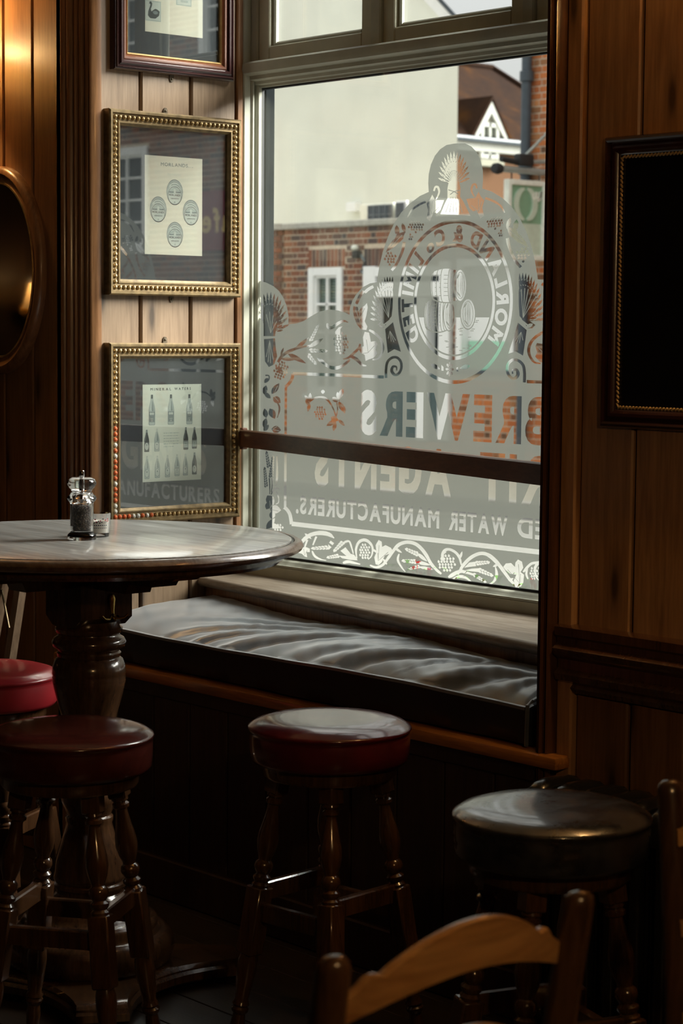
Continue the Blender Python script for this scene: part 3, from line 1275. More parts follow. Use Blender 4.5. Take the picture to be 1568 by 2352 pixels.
E(stroke(smooth_line([(639, 832), (648, 818), (662, 808), (682, 800), (700, 796), (713, 793)]), [6, 6, 7, 7, 7, 7, 7, 7, 6, 6, 5, 5, 4, 4, 3, 3]), 0)
E(leaf(678, 803, 710, 775, 9), 0)
E(leaf(661, 812, 704, 835, 11, 5, .4), 0)
E(leaf(645, 824, 680, 826, 8), 0)
E(leaf(645, 816, 652, 798, 5), 0)
E(leaf(709, 798, 743, 777, 10), 0)
wheat(713, 785, 732, 745, 6, 6)
wheat(710, 805, 754, 806, 5, 7)
wheat(707, 813, 728, 838, 4, 7)
# sheaf at the edge of the pane
fan((620, 765), 46, 95, -50, 78, 13, 6, True, .42, rows=2)
E([(606, 730), (618, 715), (628, 722), (640, 738), (634, 760), (632, 772), (606, 772)], 0)
lines((622, 765), [(612, 722), (620, 716), (628, 724), (636, 738)], 1.4)
E([(607, 779), (632, 777), (634, 800), (637, 818), (630, 837), (618, 843), (609, 830), (608, 805)], 0)
lines((620, 782), [(616, 832), (622, 834), (628, 826), (612, 820)], 1.4)
# corner hop
hop(646, 851, 18, 22, 0, sd=6, r=3.5, ang=.35)
E([(632, 843), (640, 843), (641, 838), (644, 844), (651, 843), (647, 849), (652, 856), (644, 853), (639, 857), (638, 849)], 0)

# frame line round the lettering: concave corners
e_tl = smooth_line([(673, 858), (671, 870), (664, 881), (656, 889)])
E(stroke([(673, 858), (720, 859.5), (800, 862.5), (882, 866)], 7), 0)
E(stroke(e_tl, 7), 0)
zb0 = G(657, 890)[1]
xl_ = G(657, 890)[0]
zb1 = G(653, 1167)[1]
M2([(xl_ - .0055, zb1), (xl_ + .0055, zb1), (xl_ + .0055, zb0), (xl_ - .0055, zb0)], 0, True)
E(stroke(smooth_line([(653, 1165), (661, 1172), (667, 1184), (670, 1204)]), 8), 0)
zl = G(671, 1203)[1]
xb0 = G(670, 1204)[0]
M2([(xb0, zl - .0065), (2 * XC - xb0, zl - .0065), (2 * XC - xb0, zl + .0065), (xb0, zl + .0065)], 0)

# the three lines of lettering
art.text("BREWERS", 0, G(1258, 960)[0], G(828, 940)[0], G(965, 1000)[1], G(965, 901)[1], .045, .10)
za, zt = G(895, 1125)[1], G(895, 1024)[1]
art.text("AGENTS", 0, G(1037, 1100)[0], G(723, 1100)[0], za, zt, .045, .12)
art.text("SPIRIT", 0, 2 * XC - G(723, 1100)[0], G(1102, 1130)[0], za, zt, .045, .12)
zm, zn = G(700, 1179)[1], G(700, 1139)[1]
art.text("MANUFACTURERS.", 0, G(1009, 1200)[0], G(680, 1180)[0], zm, zn, .035, .11)
art.text("WATER", 0, G(1166, 1220)[0], G(1031, 1200)[0], zm, zn, .035, .11)
art.text("AERATED", 0, 2 * XC - G(680, 1180)[0], G(1188, 1230)[0], zm, zn, .035, .11)

# spray beside the top line
for a in ((702, 918, 712, 933, 8), (713, 902, 712, 926, 8), (712, 926, 707, 946, 8), (700, 908, 712, 922, 7), (742, 895, 742, 905, 9), (788, 892, 778, 918, 11), (764, 912, 776, 924, 11), (775, 900, 780, 922, 9),
          (778, 922, 792, 948, 12), (790, 932, 792, 950, 7), (762, 972, 772, 958, 11), (766, 990, 772, 968, 9), (772, 966, 750, 978, 11), (760, 958, 778, 966, 12), (778, 964, 792, 978, 8)):
    E(leaf(*a))
E(stroke(smooth_line([(713, 922), (724, 914), (738, 912), (750, 916), (760, 928), (768, 944), (772, 958)]), [2, 3, 3, 4, 4, 4, 4, 5, 5, 5, 5, 4, 4, 3, 3, 3, 3, 2, 2]), 0)
E(stroke([(772, 960), (776, 940), (774, 925)], 2.5), 0)
hop(736, 948, 15, 15, 0, sd=8, r=3.0)
lines((782, 918), [(786, 900), (772, 920), (788, 936)], 1.1)
# side border
for a in ((606, 905, 612, 885, 12), (624, 905, 642, 880, 13), (628, 912, 645, 925, 16), (622, 915, 606, 900, 10), (620, 938, 632, 962, 16), (612, 960, 608, 938, 12), (624, 985, 646, 988, 17), (606, 982, 612, 960, 12), (606, 990, 618, 975, 10),
          (616, 868, 608, 880, 9)):
    E(leaf(*a))
E(stroke(smooth_line([(636, 922), (642, 934), (641, 948), (637, 960)]), [2, 3, 4, 4, 4, 4, 3, 2, 2, 1]), 0)
E(stroke(smooth_line([(610, 862), (618, 863), (618, 872), (611, 878)]), 3), 0)
lines((628, 908), [(638, 886), (640, 922), (612, 896)], 1.1)
lines((626, 986), [(642, 990), (636, 980)], 1.1)
wheat(622, 1098, 628, 1046, 8, 7)
wheat(612, 1120, 608, 1072, 8, 6)
wheat(618, 1075, 612, 1035, 6, 6)
E(stroke(smooth_line([(636, 1048), (637, 1075), (636, 1105), (633, 1116)]), [3, 3, 4, 4, 5, 5, 5, 3, 3, 2]), 0)
E(stroke(smooth_line([(626, 1098), (626, 1115), (623, 1130)]), [3, 3, 3, 3, 2, 2, 2]), 0)
E(stroke(smooth_line([(619, 1098), (620, 1118), (620, 1135)]), [3, 3, 3, 3, 2, 2, 2]), 0)
E(stroke(smooth_line([(623, 1136), (630, 1124), (638, 1121), (642, 1125)]), [2, 3, 4, 4, 4, 3, 3, 3, 2, 1]), 0)
E(stroke(smooth_line([(634, 1128), (640, 1142), (640, 1154), (634, 1158)]), 2.5), 0)
for a in ((614, 1138, 629, 1160, 20), (620, 1168, 646, 1172, 20), (612, 1170, 622, 1150, 14), (624, 1192, 628, 1172, 14), (612, 1215, 632, 1190, 14), (618, 1205, 645, 1212, 12)):
    E(leaf(*a))
lines((622, 1170), [(620, 1150), (640, 1174)], 1.1)
hop(640, 1212, 12, 9, 0, sd=9, r=3.2)

# running vine along the bottom


def V(pts, val=0):
    q = Gs(pts)
    art.poly(q, val)
    if max(p[0] for p in q) < XC - .30:
        art.poly(mirror(q), val)


_E = E


def E(pts, val=0, both=True):
    V(pts, val)


E(stroke(smooth_line([(664, 1272), (685, 1255), (700, 1238), (715, 1228), (735, 1224), (755, 1227), (768, 1236)]), [3, 5, 6, 7, 8, 8, 9, 9, 9, 9, 9, 9, 10, 10, 10, 9, 8, 4, 2]), 0)
E(leaf(700, 1225, 716, 1238, 6), 0)
E(stroke([(706, 1240), (700, 1258)], [5, 3]), 0)
E(stroke([(727, 1232), (719, 1252)], [5, 3]), 0)
E([(686, 1270), (692, 1259), (702, 1256), (712, 1260), (712, 1268), (704, 1268), (706, 1280), (700, 1278), (694, 1272)], 0)
lines((700, 1276), [(698, 1260), (706, 1264)], 1)
wheat(756, 1257, 714, 1260, 5, 7)
E([(754, 1250), (762, 1257), (755, 1263)], 0)
E(stroke([(758, 1244), (766, 1250)], 6), 0)
E(stroke(smooth_line([(717, 1265), (724, 1278), (738, 1285), (750, 1287)]), [2, 4, 5, 5, 5, 4, 3, 2, 2, 1]), 0)
wheat(790, 1243, 766, 1268, 5, 8)
E(stroke(smooth_line([(792, 1245), (802, 1243), (807, 1254), (812, 1272)]), [5, 5, 5, 4, 4, 4, 4, 3, 3, 2]), 0)
wheat(780, 1276, 750, 1281, 5, 7)
E([(782, 1265), (794, 1257), (806, 1272), (814, 1274), (822, 1287), (805, 1286), (786, 1282), (778, 1276), (796, 1277)], 0)
E(stroke(smooth_line([(788, 1293), (800, 1290), (815, 1293), (828, 1296)]), [4, 6, 7, 7, 6, 6, 5, 4, 3, 2]), 0)
E(stroke(smooth_line([(820, 1283), (818, 1262), (824, 1246), (836, 1240), (848, 1245), (856, 1258), (854, 1276), (846, 1285)]), [3, 3, 4, 5, 5, 6, 6, 7, 7, 7, 7, 7, 6, 6, 5, 5, 4, 4, 3, 3, 2, 2]), 0)
hop(838, 1267, 15, 19, 0, sd=11, r=3.4)
E(stroke([(856, 1262), (866, 1268)], 5), 0)
E([(870, 1240), (877, 1244), (878, 1256), (886, 1252), (898, 1258), (902, 1264), (894, 1272), (884, 1276), (878, 1290), (870, 1298), (863, 1296), (860, 1280), (865, 1268), (863, 1252)], 0)
lines((869, 1288), [(871, 1252), (892, 1268), (868, 1270)], 1.1)
E(stroke(smooth_line([(850, 1298), (864, 1303), (880, 1297), (893, 1280), (906, 1262), (918, 1250), (936, 1245), (954, 1249), (968, 1260), (980, 1276), (990, 1294), (1004, 1310), (1014, 1318)]),
         [3, 4, 5, 5, 6, 6, 6, 6, 6, 7, 7, 7, 7, 8, 8, 8, 8, 8, 8, 8, 8, 8, 8, 8, 8, 8, 8, 8, 7, 7, 7, 7, 6, 6, 6, 5, 4]), 0)
E(leaf(906, 1258, 924, 1270, 6), 0)
E(leaf(880, 1283, 890, 1298, 6), 0)
wheat(962, 1274, 930, 1260, 5, 8)
E(leaf(958, 1270, 982, 1290, 8), 0)
wheat(958, 1290, 922, 1288, 5, 8)
E(leaf(955, 1290, 990, 1298, 8), 0)
E(stroke(smooth_line([(917, 1272), (914, 1286), (922, 1302), (932, 1314)]), [2, 4, 5, 5, 5, 4, 4, 3, 2, 2]), 0)
wheat(966, 1300, 936, 1308, 5, 6)
E(leaf(962, 1302, 996, 1308, 7), 0)
hop(1026, 1293, 22, 20, 0, sd=12, r=3.8)
E(stroke(smooth_line([(1018, 1288), (1016, 1276), (1022, 1264), (1034, 1262), (1048, 1270), (1056, 1282), (1060, 1298)]), [3, 4, 5, 6, 7, 7, 7, 7, 6, 6, 6, 6, 6, 6, 6, 5, 5, 4, 3]), 0)
E(leaf(1014, 1270, 1026, 1268, 6), 0)
E(leaf(1056, 1284, 1062, 1266, 6), 0)
E(stroke(smooth_line([(1052, 1320), (1058, 1308), (1066, 1296), (1080, 1282), (1096, 1273), (1110, 1271), (1124, 1276), (1138, 1288), (1150, 1302), (1160, 1316), (1172, 1332), (1186, 1346), (1196, 1352)]),
         [3, 4, 5, 6, 7, 7, 8, 8, 8, 8, 8, 8, 8, 8, 8, 8, 8, 8, 9, 9, 9, 9, 9, 8, 8, 8, 8, 7, 7, 7, 7, 6, 6, 6, 5, 4, 3]), 0)
wheat(1092, 1294, 1126, 1291, 5, 8)
E([(1066, 1304), (1078, 1292), (1092, 1290), (1094, 1300), (1078, 1302)], 0)
wheat(1098, 1308, 1134, 1323, 5, 8)
E([(1068, 1310), (1084, 1306), (1102, 1305), (1100, 1314), (1082, 1312)], 0)
wheat(1086, 1318, 1118, 1338, 5, 6)
E(stroke(smooth_line([(1030, 1326), (1044, 1318), (1058, 1312), (1072, 1315), (1088, 1320)]), [4, 7, 9, 9, 9, 8, 8, 7, 7, 6, 5, 5, 5]), 0)
E(stroke(smooth_line([(1040, 1330), (1056, 1324), (1072, 1328), (1086, 1340)]), [3, 5, 6, 7, 7, 6, 5, 4, 3, 2]), 0)
E(stroke(smooth_line([(1138, 1302), (1141, 1320), (1134, 1336), (1120, 1344)]), [2, 4, 6, 7, 7, 6, 5, 4, 3, 2]), 0)
E(leaf(1132, 1302, 1148, 1294, 6), 0)
E([(1190, 1285), (1199, 1290), (1202, 1304), (1196, 1314), (1204, 1320), (1202, 1338), (1195, 1350), (1186, 1346), (1180, 1334), (1186, 1320), (1172, 1318), (1162, 1310), (1156, 1302), (1162, 1294), (1174, 1293), (1183, 1302), (1184, 1292)], 0)
lines((1194, 1340), [(1191, 1296), (1166, 1308), (1196, 1318)], 1.1)
E(leaf(1168, 1334, 1180, 1328, 6), 0)
E(stroke(smooth_line([(1202, 1314), (1212, 1302), (1222, 1294), (1236, 1292)]), [4, 5, 6, 6, 6, 6, 6, 6, 6, 6]), 0)
E(stroke(smooth_line([(1212, 1304), (1209, 1318), (1213, 1330)]), [3, 4, 5, 5, 5, 4, 3]), 0)
hop(1226, 1318, 11, 16, 0, sd=14, r=3.4)
E = _E
me = art.mesh('etched_pattern', ['gasket', 'etched_frost'], lambda x_, z_: (x_, YG - .0012, z_), skip=(0,))
put('etched_pattern', me, win)

# wooden guard rail across the window
gr = MB()
p0, p1 = Vector((-4.768, 3.802, 0)), Vector((-3.06, 3.355, 0))
dv = (p1 - p0).normalized()
nv = Vector((dv.y, -dv.x, 0))
gr.sweep([(-.012, 1.168), (.012, 1.168), (.012, 1.214), (.008, 1.217), (-.008, 1.217), (-.012, 1.214)], [(p0, nv, (0, 0, 1)), (p1, nv, (0, 0, 1))])
o = thing('guard_rail', 'long flat mahogany guard rail crossing in front of the etched window', 'rail', (-3.9, 3.55, 1.19))
gr.build('bar', 'rail_wood', o, origin=(-3.9, 3.55, 1.19), smooth=30)
MB().box((-4.768, 3.790, 1.160), (-4.742, 3.811, 1.222), .003).build('end_bracket', 'rail_wood', o, origin=(-4.758, 3.80, 1.19))
MB().box((XR - .03, 3.345, 1.160), (XR - .002, 3.39, 1.222), .003).build('end_bracket', 'rail_wood', o, origin=(XR - .016, 3.365, 1.19))


# =================================================================== BENCH UNDER THE WINDOW
seat = thing('window_seat', 'built-in dark wooden window seat under the black leather cushion', 'bench', (-3.95, 3.4, 0))
MB().box((-4.90, 3.245, .578), (-3.0, 3.72, .606), .006, seg=2).build('seat_board', 'seat_wood', seat, origin=(-3.95, 3.48, .59))
xs = np.linspace(-4.80, -3.06, 12)
for a, b_ in zip(xs[:-1], xs[1:]):
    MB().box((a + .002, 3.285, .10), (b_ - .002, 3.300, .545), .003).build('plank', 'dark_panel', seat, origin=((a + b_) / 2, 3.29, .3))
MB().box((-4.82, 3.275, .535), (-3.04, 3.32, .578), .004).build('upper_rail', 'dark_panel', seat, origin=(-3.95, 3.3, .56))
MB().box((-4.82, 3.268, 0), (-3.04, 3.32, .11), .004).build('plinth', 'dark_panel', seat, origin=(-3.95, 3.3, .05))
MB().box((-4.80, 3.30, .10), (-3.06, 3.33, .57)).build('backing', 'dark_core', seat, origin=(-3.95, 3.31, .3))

# leather cushion: lofted sections with creases in the top
cush = thing('bench_cushion', 'long black creased leather cushion on the window seat', 'cushion', (-3.95, 3.45, .607))
NX, NY = 190, 46
vs, fs, rim = [], [], []
rr = random.Random(5)
# creases: start x, slant, half width, depth, where along the depth they begin and end
folds = [(rr.uniform(-4.3, -3.1), rr.uniform(.3, 1.1), rr.uniform(.006, .012), rr.uniform(.2, .5), rr.uniform(-.2, .7), rr.uniform(.4, 1.1)) for _ in range(26)]
folds += [(-4.60, 1.2, .050, 1.5, .40, 1.1), (-4.42, 1.05, .030, 1.7, .05, .8), (-4.30, .85, .022, 1.8, -.2, .45), (-4.17, 1.0, .040, 2.6, -.2, .75), (-4.02, .62, .020, 1.2, .4, 1.0), (-3.93, .9, .050, 1.6, -.2, .5),
          (-3.76, .80, .060, 3.0, -.1, .8), (-3.58, .42, .022, 1.4, .3, .9), (-3.44, .66, .060, 3.6, -.1, .7), (-3.22, .25, .030, 1.7, .2, .9)]


def smst(a, b_, x):
    t_ = min(1, max(0, (x - a) / (b_ - a)))
    return t_ * t_ * (3 - 2 * t_)


def cushion_top(x, v):
    """height of the leather above the front piping; v 0 front .. 1 back"""
    h = .045 * (1 - (1 - v) ** 4) + .005 * v + .004 * math.sin(x * 8.3 + 2 * v) * v
    for x0, sl, w_, am, v0, v1 in folds:
        u = x - (x0 + sl * (max(v, 0) ** 1.25) * .5 + .012 * math.sin(v * 7 + x0 * 9))
        fade = smst(v0 - .2, v0 + .2, v) * (1 - smst(v1 - .25, v1 + .1, v))
        h += .0040 * am * fade * (math.exp(-(u / w_) ** 2) - .9 * math.exp(-((u - w_ * 1.1) / (w_ * .5)) ** 2))
    h += .0012 * math.sin(x * 61 + v * 9) * math.sin(v * 21 + x * 13)
    return h


XA, XB = XL + .012, XR - .022
for i in range(NX + 1):
    s_ = i / NX
    x = XA + (XB - XA) * s_
    yb = 3.672 + (3.462 - 3.672) * s_ - .004                 # back edge follows the window board
    yf = 3.276 + .004 * math.sin(x * 7) + .002 * math.sin(x * 23)
    zf = .698 + .004 * math.sin(x * 5 + 1)
    crn = min(smst(0, .03, s_), smst(0, .012, 1 - s_))
    col_ = []
    for z_, y_ in ((.610, yf + .02), (.614, yf + .005), (.65, yf - .004 - .003 * math.sin(x * 31)), (.684, yf - .003)):
        col_.append((x, y_, z_))
    piping = len(col_)
    for z_, y_ in ((zf - .004, yf - .007), (zf + .003, yf - .006), (zf + .004, yf + .002)):
        col_.append((x, y_, z_))
    for j in range(NY + 1):
        v_ = j / NY
        col_.append((x, yf + .006 + (yb - yf - .006) * v_, zf - .001 + cushion_top(x, v_) * (.3 + .7 * crn)))
    col_.append((x, yb + .002, .70))
    col_.append((x, yb, .610))
    vs += col_
n = len(col_)
for i in range(NX):
    for j in range(n - 1):
        a = i * n + j
        fs.append((a, a + n, a + n + 1, a + 1))
fs.append(tuple(range(n)))
fs.append(tuple(NX * n + j for j in reversed(range(n))))
cb_ = MB().add(vs, fs)
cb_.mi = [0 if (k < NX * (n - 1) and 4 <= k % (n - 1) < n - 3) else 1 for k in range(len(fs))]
cb_.build('leather_cover', ['leather', 'leather_shaded'], cush, smooth=60, origin=(-3.95, 3.45, .607))
pts = [(XB + .004, 3.272 + (3.46 - 3.272) * i / 12, .702 + .05 * (i / 12) ** .8) for i in range(13)]
MB().tube([(XB + .002, 3.272, .612)] + pts, .0045, 8).build('piping', 'leather', cush, origin=(-3.95, 3.45, .607))

# =================================================================== ROUND TABLE
TC = np.array([-3.962, 2.722, 0.0])
ZT = 1.03
tb = thing('round_table', 'tall round pub table with worn wooden top on turned dark pedestal', 'table', tuple(TC))
prof = [(.440, ZT - .030), (.462, ZT - .030), (.476, ZT - .028), (.485, ZT - .022), (.488, ZT - .015), (.485, ZT - .008), (.477, ZT - .003), (.468, ZT - .003), (.4655, ZT - .008), (.44, ZT - .008)]
MB().lathe(prof, 96, TR(*TC)).build('edge_moulding', 'table_edge', tb, origin=(TC[0], TC[1], ZT - .015))
MB().lathe([(.4655, ZT - .0075), (.4655, ZT - .0055), (.44, ZT - .0055)], 96, TR(*TC), cap=False).build('edge_groove', 'ebony', tb, origin=(TC[0], TC[1], ZT - .006))
prof = [(0, ZT - .030), (.44, ZT - .030), (.44, ZT - .006), (.4605, ZT - .005), (.4605, ZT - .0015), (.457, ZT), (0, ZT)]
MB().lathe(prof[1:-1], 96, TR(*TC)).build('table_top', 'table_top', tb, origin=(TC[0], TC[1], ZT - .015))
prof = [(.40, ZT - .052), (.438, ZT - .050), (.446, ZT - .042), (.446, ZT - .030)]
MB().lathe(prof, 72, TR(*TC)).build('under_rim', 'table_base', tb, origin=(TC[0], TC[1], ZT - .04))
for ang in (0, 90):                             # crossed bearers with stepped ends
    b = MB()
    R_ = TR(*TC) @ Matrix.Rotation(math.radians(ang), 4, 'Z')
    o_ = [(-.40, .0), (-.36, -.02), (-.30, -.022), (-.285, -.04), (-.20, -.042), (-.19, -.064), (.19, -.064), (.20, -.042), (.285, -.04), (.30, -.022), (.36, -.02), (.40, 0)]
    b.prism([(x, z) for x, z in o_], -.034, .034, R_ @ TR(0, 0, ZT - .045) @ Matrix.Rotation(PI / 2, 4, 'X'))
    b.build('bearer', 'table_base', tb, origin=(TC[0], TC[1], ZT - .07))
b = MB()                                         # square block with rounded lower edges
hb = .070
pr = [(-hb, .93), (-hb, .852), (-hb * .62, .832), (0, .824), (hb * .62, .832), (hb, .852), (hb, .93)]
b.prism([(x, z - .88) for x, z in pr], -hb, hb, TR(*TC) @ TR(0, 0, .88) @ Matrix.Rotation(PI / 2, 4, 'X') )
blk = b.build('top_block', 'table_base', tb, origin=(TC[0], TC[1], .88), smooth=20)
prof = [(.062, .815), (.062, .835)]
col = [(.0, .10), (.10, .10), (.10, .135), (.095, .165), (.098, .19), (.088, .205), (.078, .215), (.080, .224), (.086, .229), (.086, .236), (.080, .240), (.083, .246), (.083, .252), (.080, .26),
       (.078, .285), (.070, .315), (.058, .35), (.052, .372), (.055, .380), (.055, .388), (.050, .392), (.055, .405), (.064, .425), (.066, .440), (.060, .452), (.068, .456), (.068, .466),
       (.056, .474), (.046, .49), (.045, .52), (.050, .56), (.060, .61), (.071, .65), (.080, .685), (.0835, .703), (.0825, .706), (.084, .710), (.082, .714), (.084, .719), (.083, .735), (.077, .752),
       (.070, .757), (.072, .760), (.073, .767), (.069, .771), (.070, .775), (.082, .782), (.0845, .792), (.080, .801), (.071, .806), (.070, .811), (.076, .816), (.077, .824), (.070, .829), (.066, .84)]
MB().lathe(col[1:], 48, TR(*TC)).build('pedestal', 'table_base', tb, origin=(TC[0], TC[1], .5), smooth=50)
base = [(.10, .05), (.175, .05), (.188, .06), (.196, .085), (.192, .112), (.183, .124), (.170, .130), (.160, .126), (.156, .134), (.158, .146), (.152, .155), (.140, .158), (.126, .162), (.118, .172), (.112, .185), (.10, .19)]
MB().lathe(base, 64, TR(*TC)).build('base_ring', 'table_base', tb, origin=(TC[0], TC[1], .12), smooth=50)


def star(rt, rv, n_=14, rot=0.0, tipw=.16):
    """four feet joined by concave sides"""
    pts = []
    for q in range(4):
        a = rot + q * PI / 2
        for s_ in (-1, 1):
            pts.append((rt * math.cos(a + s_ * tipw), rt * math.sin(a + s_ * tipw)))
        p0 = np.array(pts[-1])
        a2 = a + PI / 2 - tipw
        p1 = np.array((rt * math.cos(a2), rt * math.sin(a2)))
        m_ = np.array((rv * math.cos(a + PI / 4), rv * math.sin(a + PI / 4)))
        c_ = 2 * m_ - (p0 + p1) / 2
        for i in range(1, n_):
            t_ = i / n_
            pts.append(tuple((1 - t_) ** 2 * p0 + 2 * t_ * (1 - t_) * c_ + t_ ** 2 * p1))
    return pts


b = MB()
rot = math.radians(-30)
lay = [(star(.355, .208, rot=rot), .012), (star(.362, .215, rot=rot), .018), (star(.362, .215, rot=rot), .034), (star(.352, .205, rot=rot), .040), (star(.352, .205, rot=rot), .044), (star(.342, .195, rot=rot), .052)]
n = len(lay[0][0])
vs = [(x, y, z) for p, z in lay for x, y in p]
fs = [(j * n + k, j * n + (k + 1) % n, (j + 1) * n + (k + 1) % n, (j + 1) * n + k) for j in range(len(lay) - 1) for k in range(n)]
fs += [tuple(reversed(range(n))), tuple(range((len(lay) - 1) * n, len(lay) * n))]
b.add(vs, fs, TR(*TC))
b.build('base_plate', 'table_base', tb, origin=(TC[0], TC[1], .03), smooth=40)
for q in range(4):
    a = rot + q * PI / 2
    MB().lathe([(.030, 0), (.034, .004), (.034, .012)], 16, TR(TC[0] + .31 * math.cos(a), TC[1] + .31 * math.sin(a), 0)).build('foot', 'table_base', tb, origin=(TC[0] + .31 * math.cos(a), TC[1] + .31 * math.sin(a), .006))
# brass coat hook on the block
hx = TC[0] + hb
hy, hz = TC[1] + .012, .884
b = MB()
b.sweep([(math.cos(t_), math.sin(t_)) for t_ in np.linspace(0, 2 * PI, 12, endpoint=False)],
        [((hx + .004 + d, hy, hz + z), (0, w_, 0), (.35 * w_, 0, 0)) for z, w_, d in ((.022, .003, 0), (.020, .006, 0), (.012, .0085, .001), (0, .0075, .001), (-.014, .005, .002), (-.024, .0035, .004))])
b.tube([(hx + .006, hy, hz - .022), (hx + .012, hy - .002, hz - .030), (hx + .024, hy - .004, hz - .032), (hx + .032, hy - .004, hz - .024)], .0035, 8)
b.tube([(hx + .006, hy, hz - .022), (hx + .010, hy + .012, hz - .033), (hx + .014, hy + .026, hz - .032), (hx + .016, hy + .036, hz - .024)], .003, 8)
b.tube([(hx + .006, hy, hz - .022), (hx + .010, hy - .012, hz - .033), (hx + .014, hy - .026, hz - .032), (hx + .016, hy - .036, hz - .024)], .003, 8)
hk = b.build('coat_hook', 'brass', blk, smooth=60, origin=(hx, hy, hz))
hk['label'] = 'brass coat hook screwed to the table block'

# pepper mill
pm = onZ(188, 1239, ZT)
pl = thing('pepper_mill', 'clear acrylic pepper mill with peppercorns on round table', 'pepper mill', tuple(pm))
T_ = TR(*pm)
body = [(.0315, .0), (.0325, .002), (.0325, .010), (.030, .013), (.0265, .016), (.0262, .080), (.027, .084), (.031, .088), (.0335, .0935), (.031, .098), (.026, .102), (.0235, .106)]
inner = [(.0215, .020), (.0215, .082), (.016, .088), (.012, .1055)]
b = MB()
b.lathe(body, 32, T_, cap=False)
o0 = len(body) * 32
b.lathe(inner, 32, T_, cap=False)
n = 32
b.f.append(tuple(reversed(range(n))))
b.f.append(tuple(range(o0, o0 + n)))
b.mi += [0, 0]
for k in range(n):
    a, c_ = (len(body) - 1) * n, o0 + (len(inner) - 1) * n
    b.f.append((a + k, a + (k + 1) % n, c_ + (k + 1) % n, c_ + k))
    b.mi.append(0)
b.build('body', 'acrylic', pl, smooth=40, origin=tuple(pm))
MB().lathe([(.0195, .0215), (.0209, .023), (.0209, .074), (.018, .078), (.004, .079)], 28, T_).build('peppercorns', 'peppercorn', pl, origin=tuple(pm))['kind'] = 'stuff'
MB().lathe([(.004, .079), (.004, .134)], 12, T_).build('spindle', 'chrome', pl, origin=tuple(pm))
MB().lathe([(.021, .1075), (.0225, .109), (.024, .113), (.0285, .117), (.0325, .124), (.0325, .129), (.029, .136), (.022, .1395), (.008, .140)], 32, T_).build('head', 'acrylic', pl, smooth=60, origin=tuple(pm))
MB().lathe([(.0055, .1402), (.0062, .1415), (.0062, .1535), (.005, .1555)], 16, T_).build('knob', 'chrome', pl, origin=tuple(pm))
# little printed glass behind it
pg = onZ(226, 1232, ZT)
vg = thing('candle_glass', 'small printed candle glass behind the pepper mill', 'candle holder', tuple(pg))
T_ = TR(*pg)
b = MB()
outp = [(.0225, .0), (.024, .001), (.0285, .054)]
inp = [(.021, .009), (.0268, .054)]
b.lathe(outp, 28, T_, cap=False)
o0 = len(outp) * 28
b.lathe(inp, 28, T_, cap=False)
n = 28
b.f += [tuple(reversed(range(n))), tuple(range(o0, o0 + n))]
b.mi += [0, 0]
for k in range(n):
    a, c_ = (len(outp) - 1) * n, o0 + n
    b.f.append((a + k, a + (k + 1) % n, c_ + (k + 1) % n, c_ + k))
    b.mi.append(0)
b.build('tumbler', 'acrylic', vg, smooth=40, origin=tuple(pg))
MB().lathe([(.0205, .0095), (.0238, .036), (.004, .0365)], 24, T_).build('wax', 'candle_wax', vg, origin=tuple(pg))
b = MB()
rr = random.Random(2)
for k in range(16):                               # printed berries and lettering marks
    a, z_ = rr.uniform(-1.6, .3), rr.uniform(.031, .042)
    r_ = .0242 + .0045 * z_ / .054 + .0006
    cx_, cy_ = pg[0] + r_ * math.cos(a), pg[1] + r_ * math.sin(a)
    tx, ty = -math.sin(a) * .0016, math.cos(a) * .0016
    b.add([(cx_ - tx, cy_ - ty, pg[2] + z_ - .0015), (cx_ + tx, cy_ + ty, pg[2] + z_ - .0012), (cx_ + tx, cy_ + ty, pg[2] + z_ + .0018), (cx_ - tx, cy_ - ty, pg[2] + z_ + .0012)], [(0, 1, 2, 3)], mi=k % 2)
for z0_, z1_, m_ in ((.0255, .0295, 2), (.0262, .0288, 1), (.0205, .0218, 1)):
    for i in range(10):
        a, a2 = -1.5 + .17 * i, -1.5 + .17 * i + (.17 if m_ == 2 else .12)
        q = [(pg[0] + (.0243 + .0045 * z_ / .054 + (.0007 if m_ == 2 else .001)) * math.cos(t_), pg[1] + (.0243 + .0045 * z_ / .054 + (.0007 if m_ == 2 else .001)) * math.sin(t_), pg[2] + z_)
             for t_, z_ in ((a, z0_), (a2, z0_), (a2, z1_), (a, z1_))]
        b.add(q, [(0, 1, 2, 3)], mi=m_)
b.build('printed_label', ['label_red', 'ink_dark', 'label_white'], vg, smooth=0, origin=tuple(pg))

# =================================================================== STOOLS
SH = .685


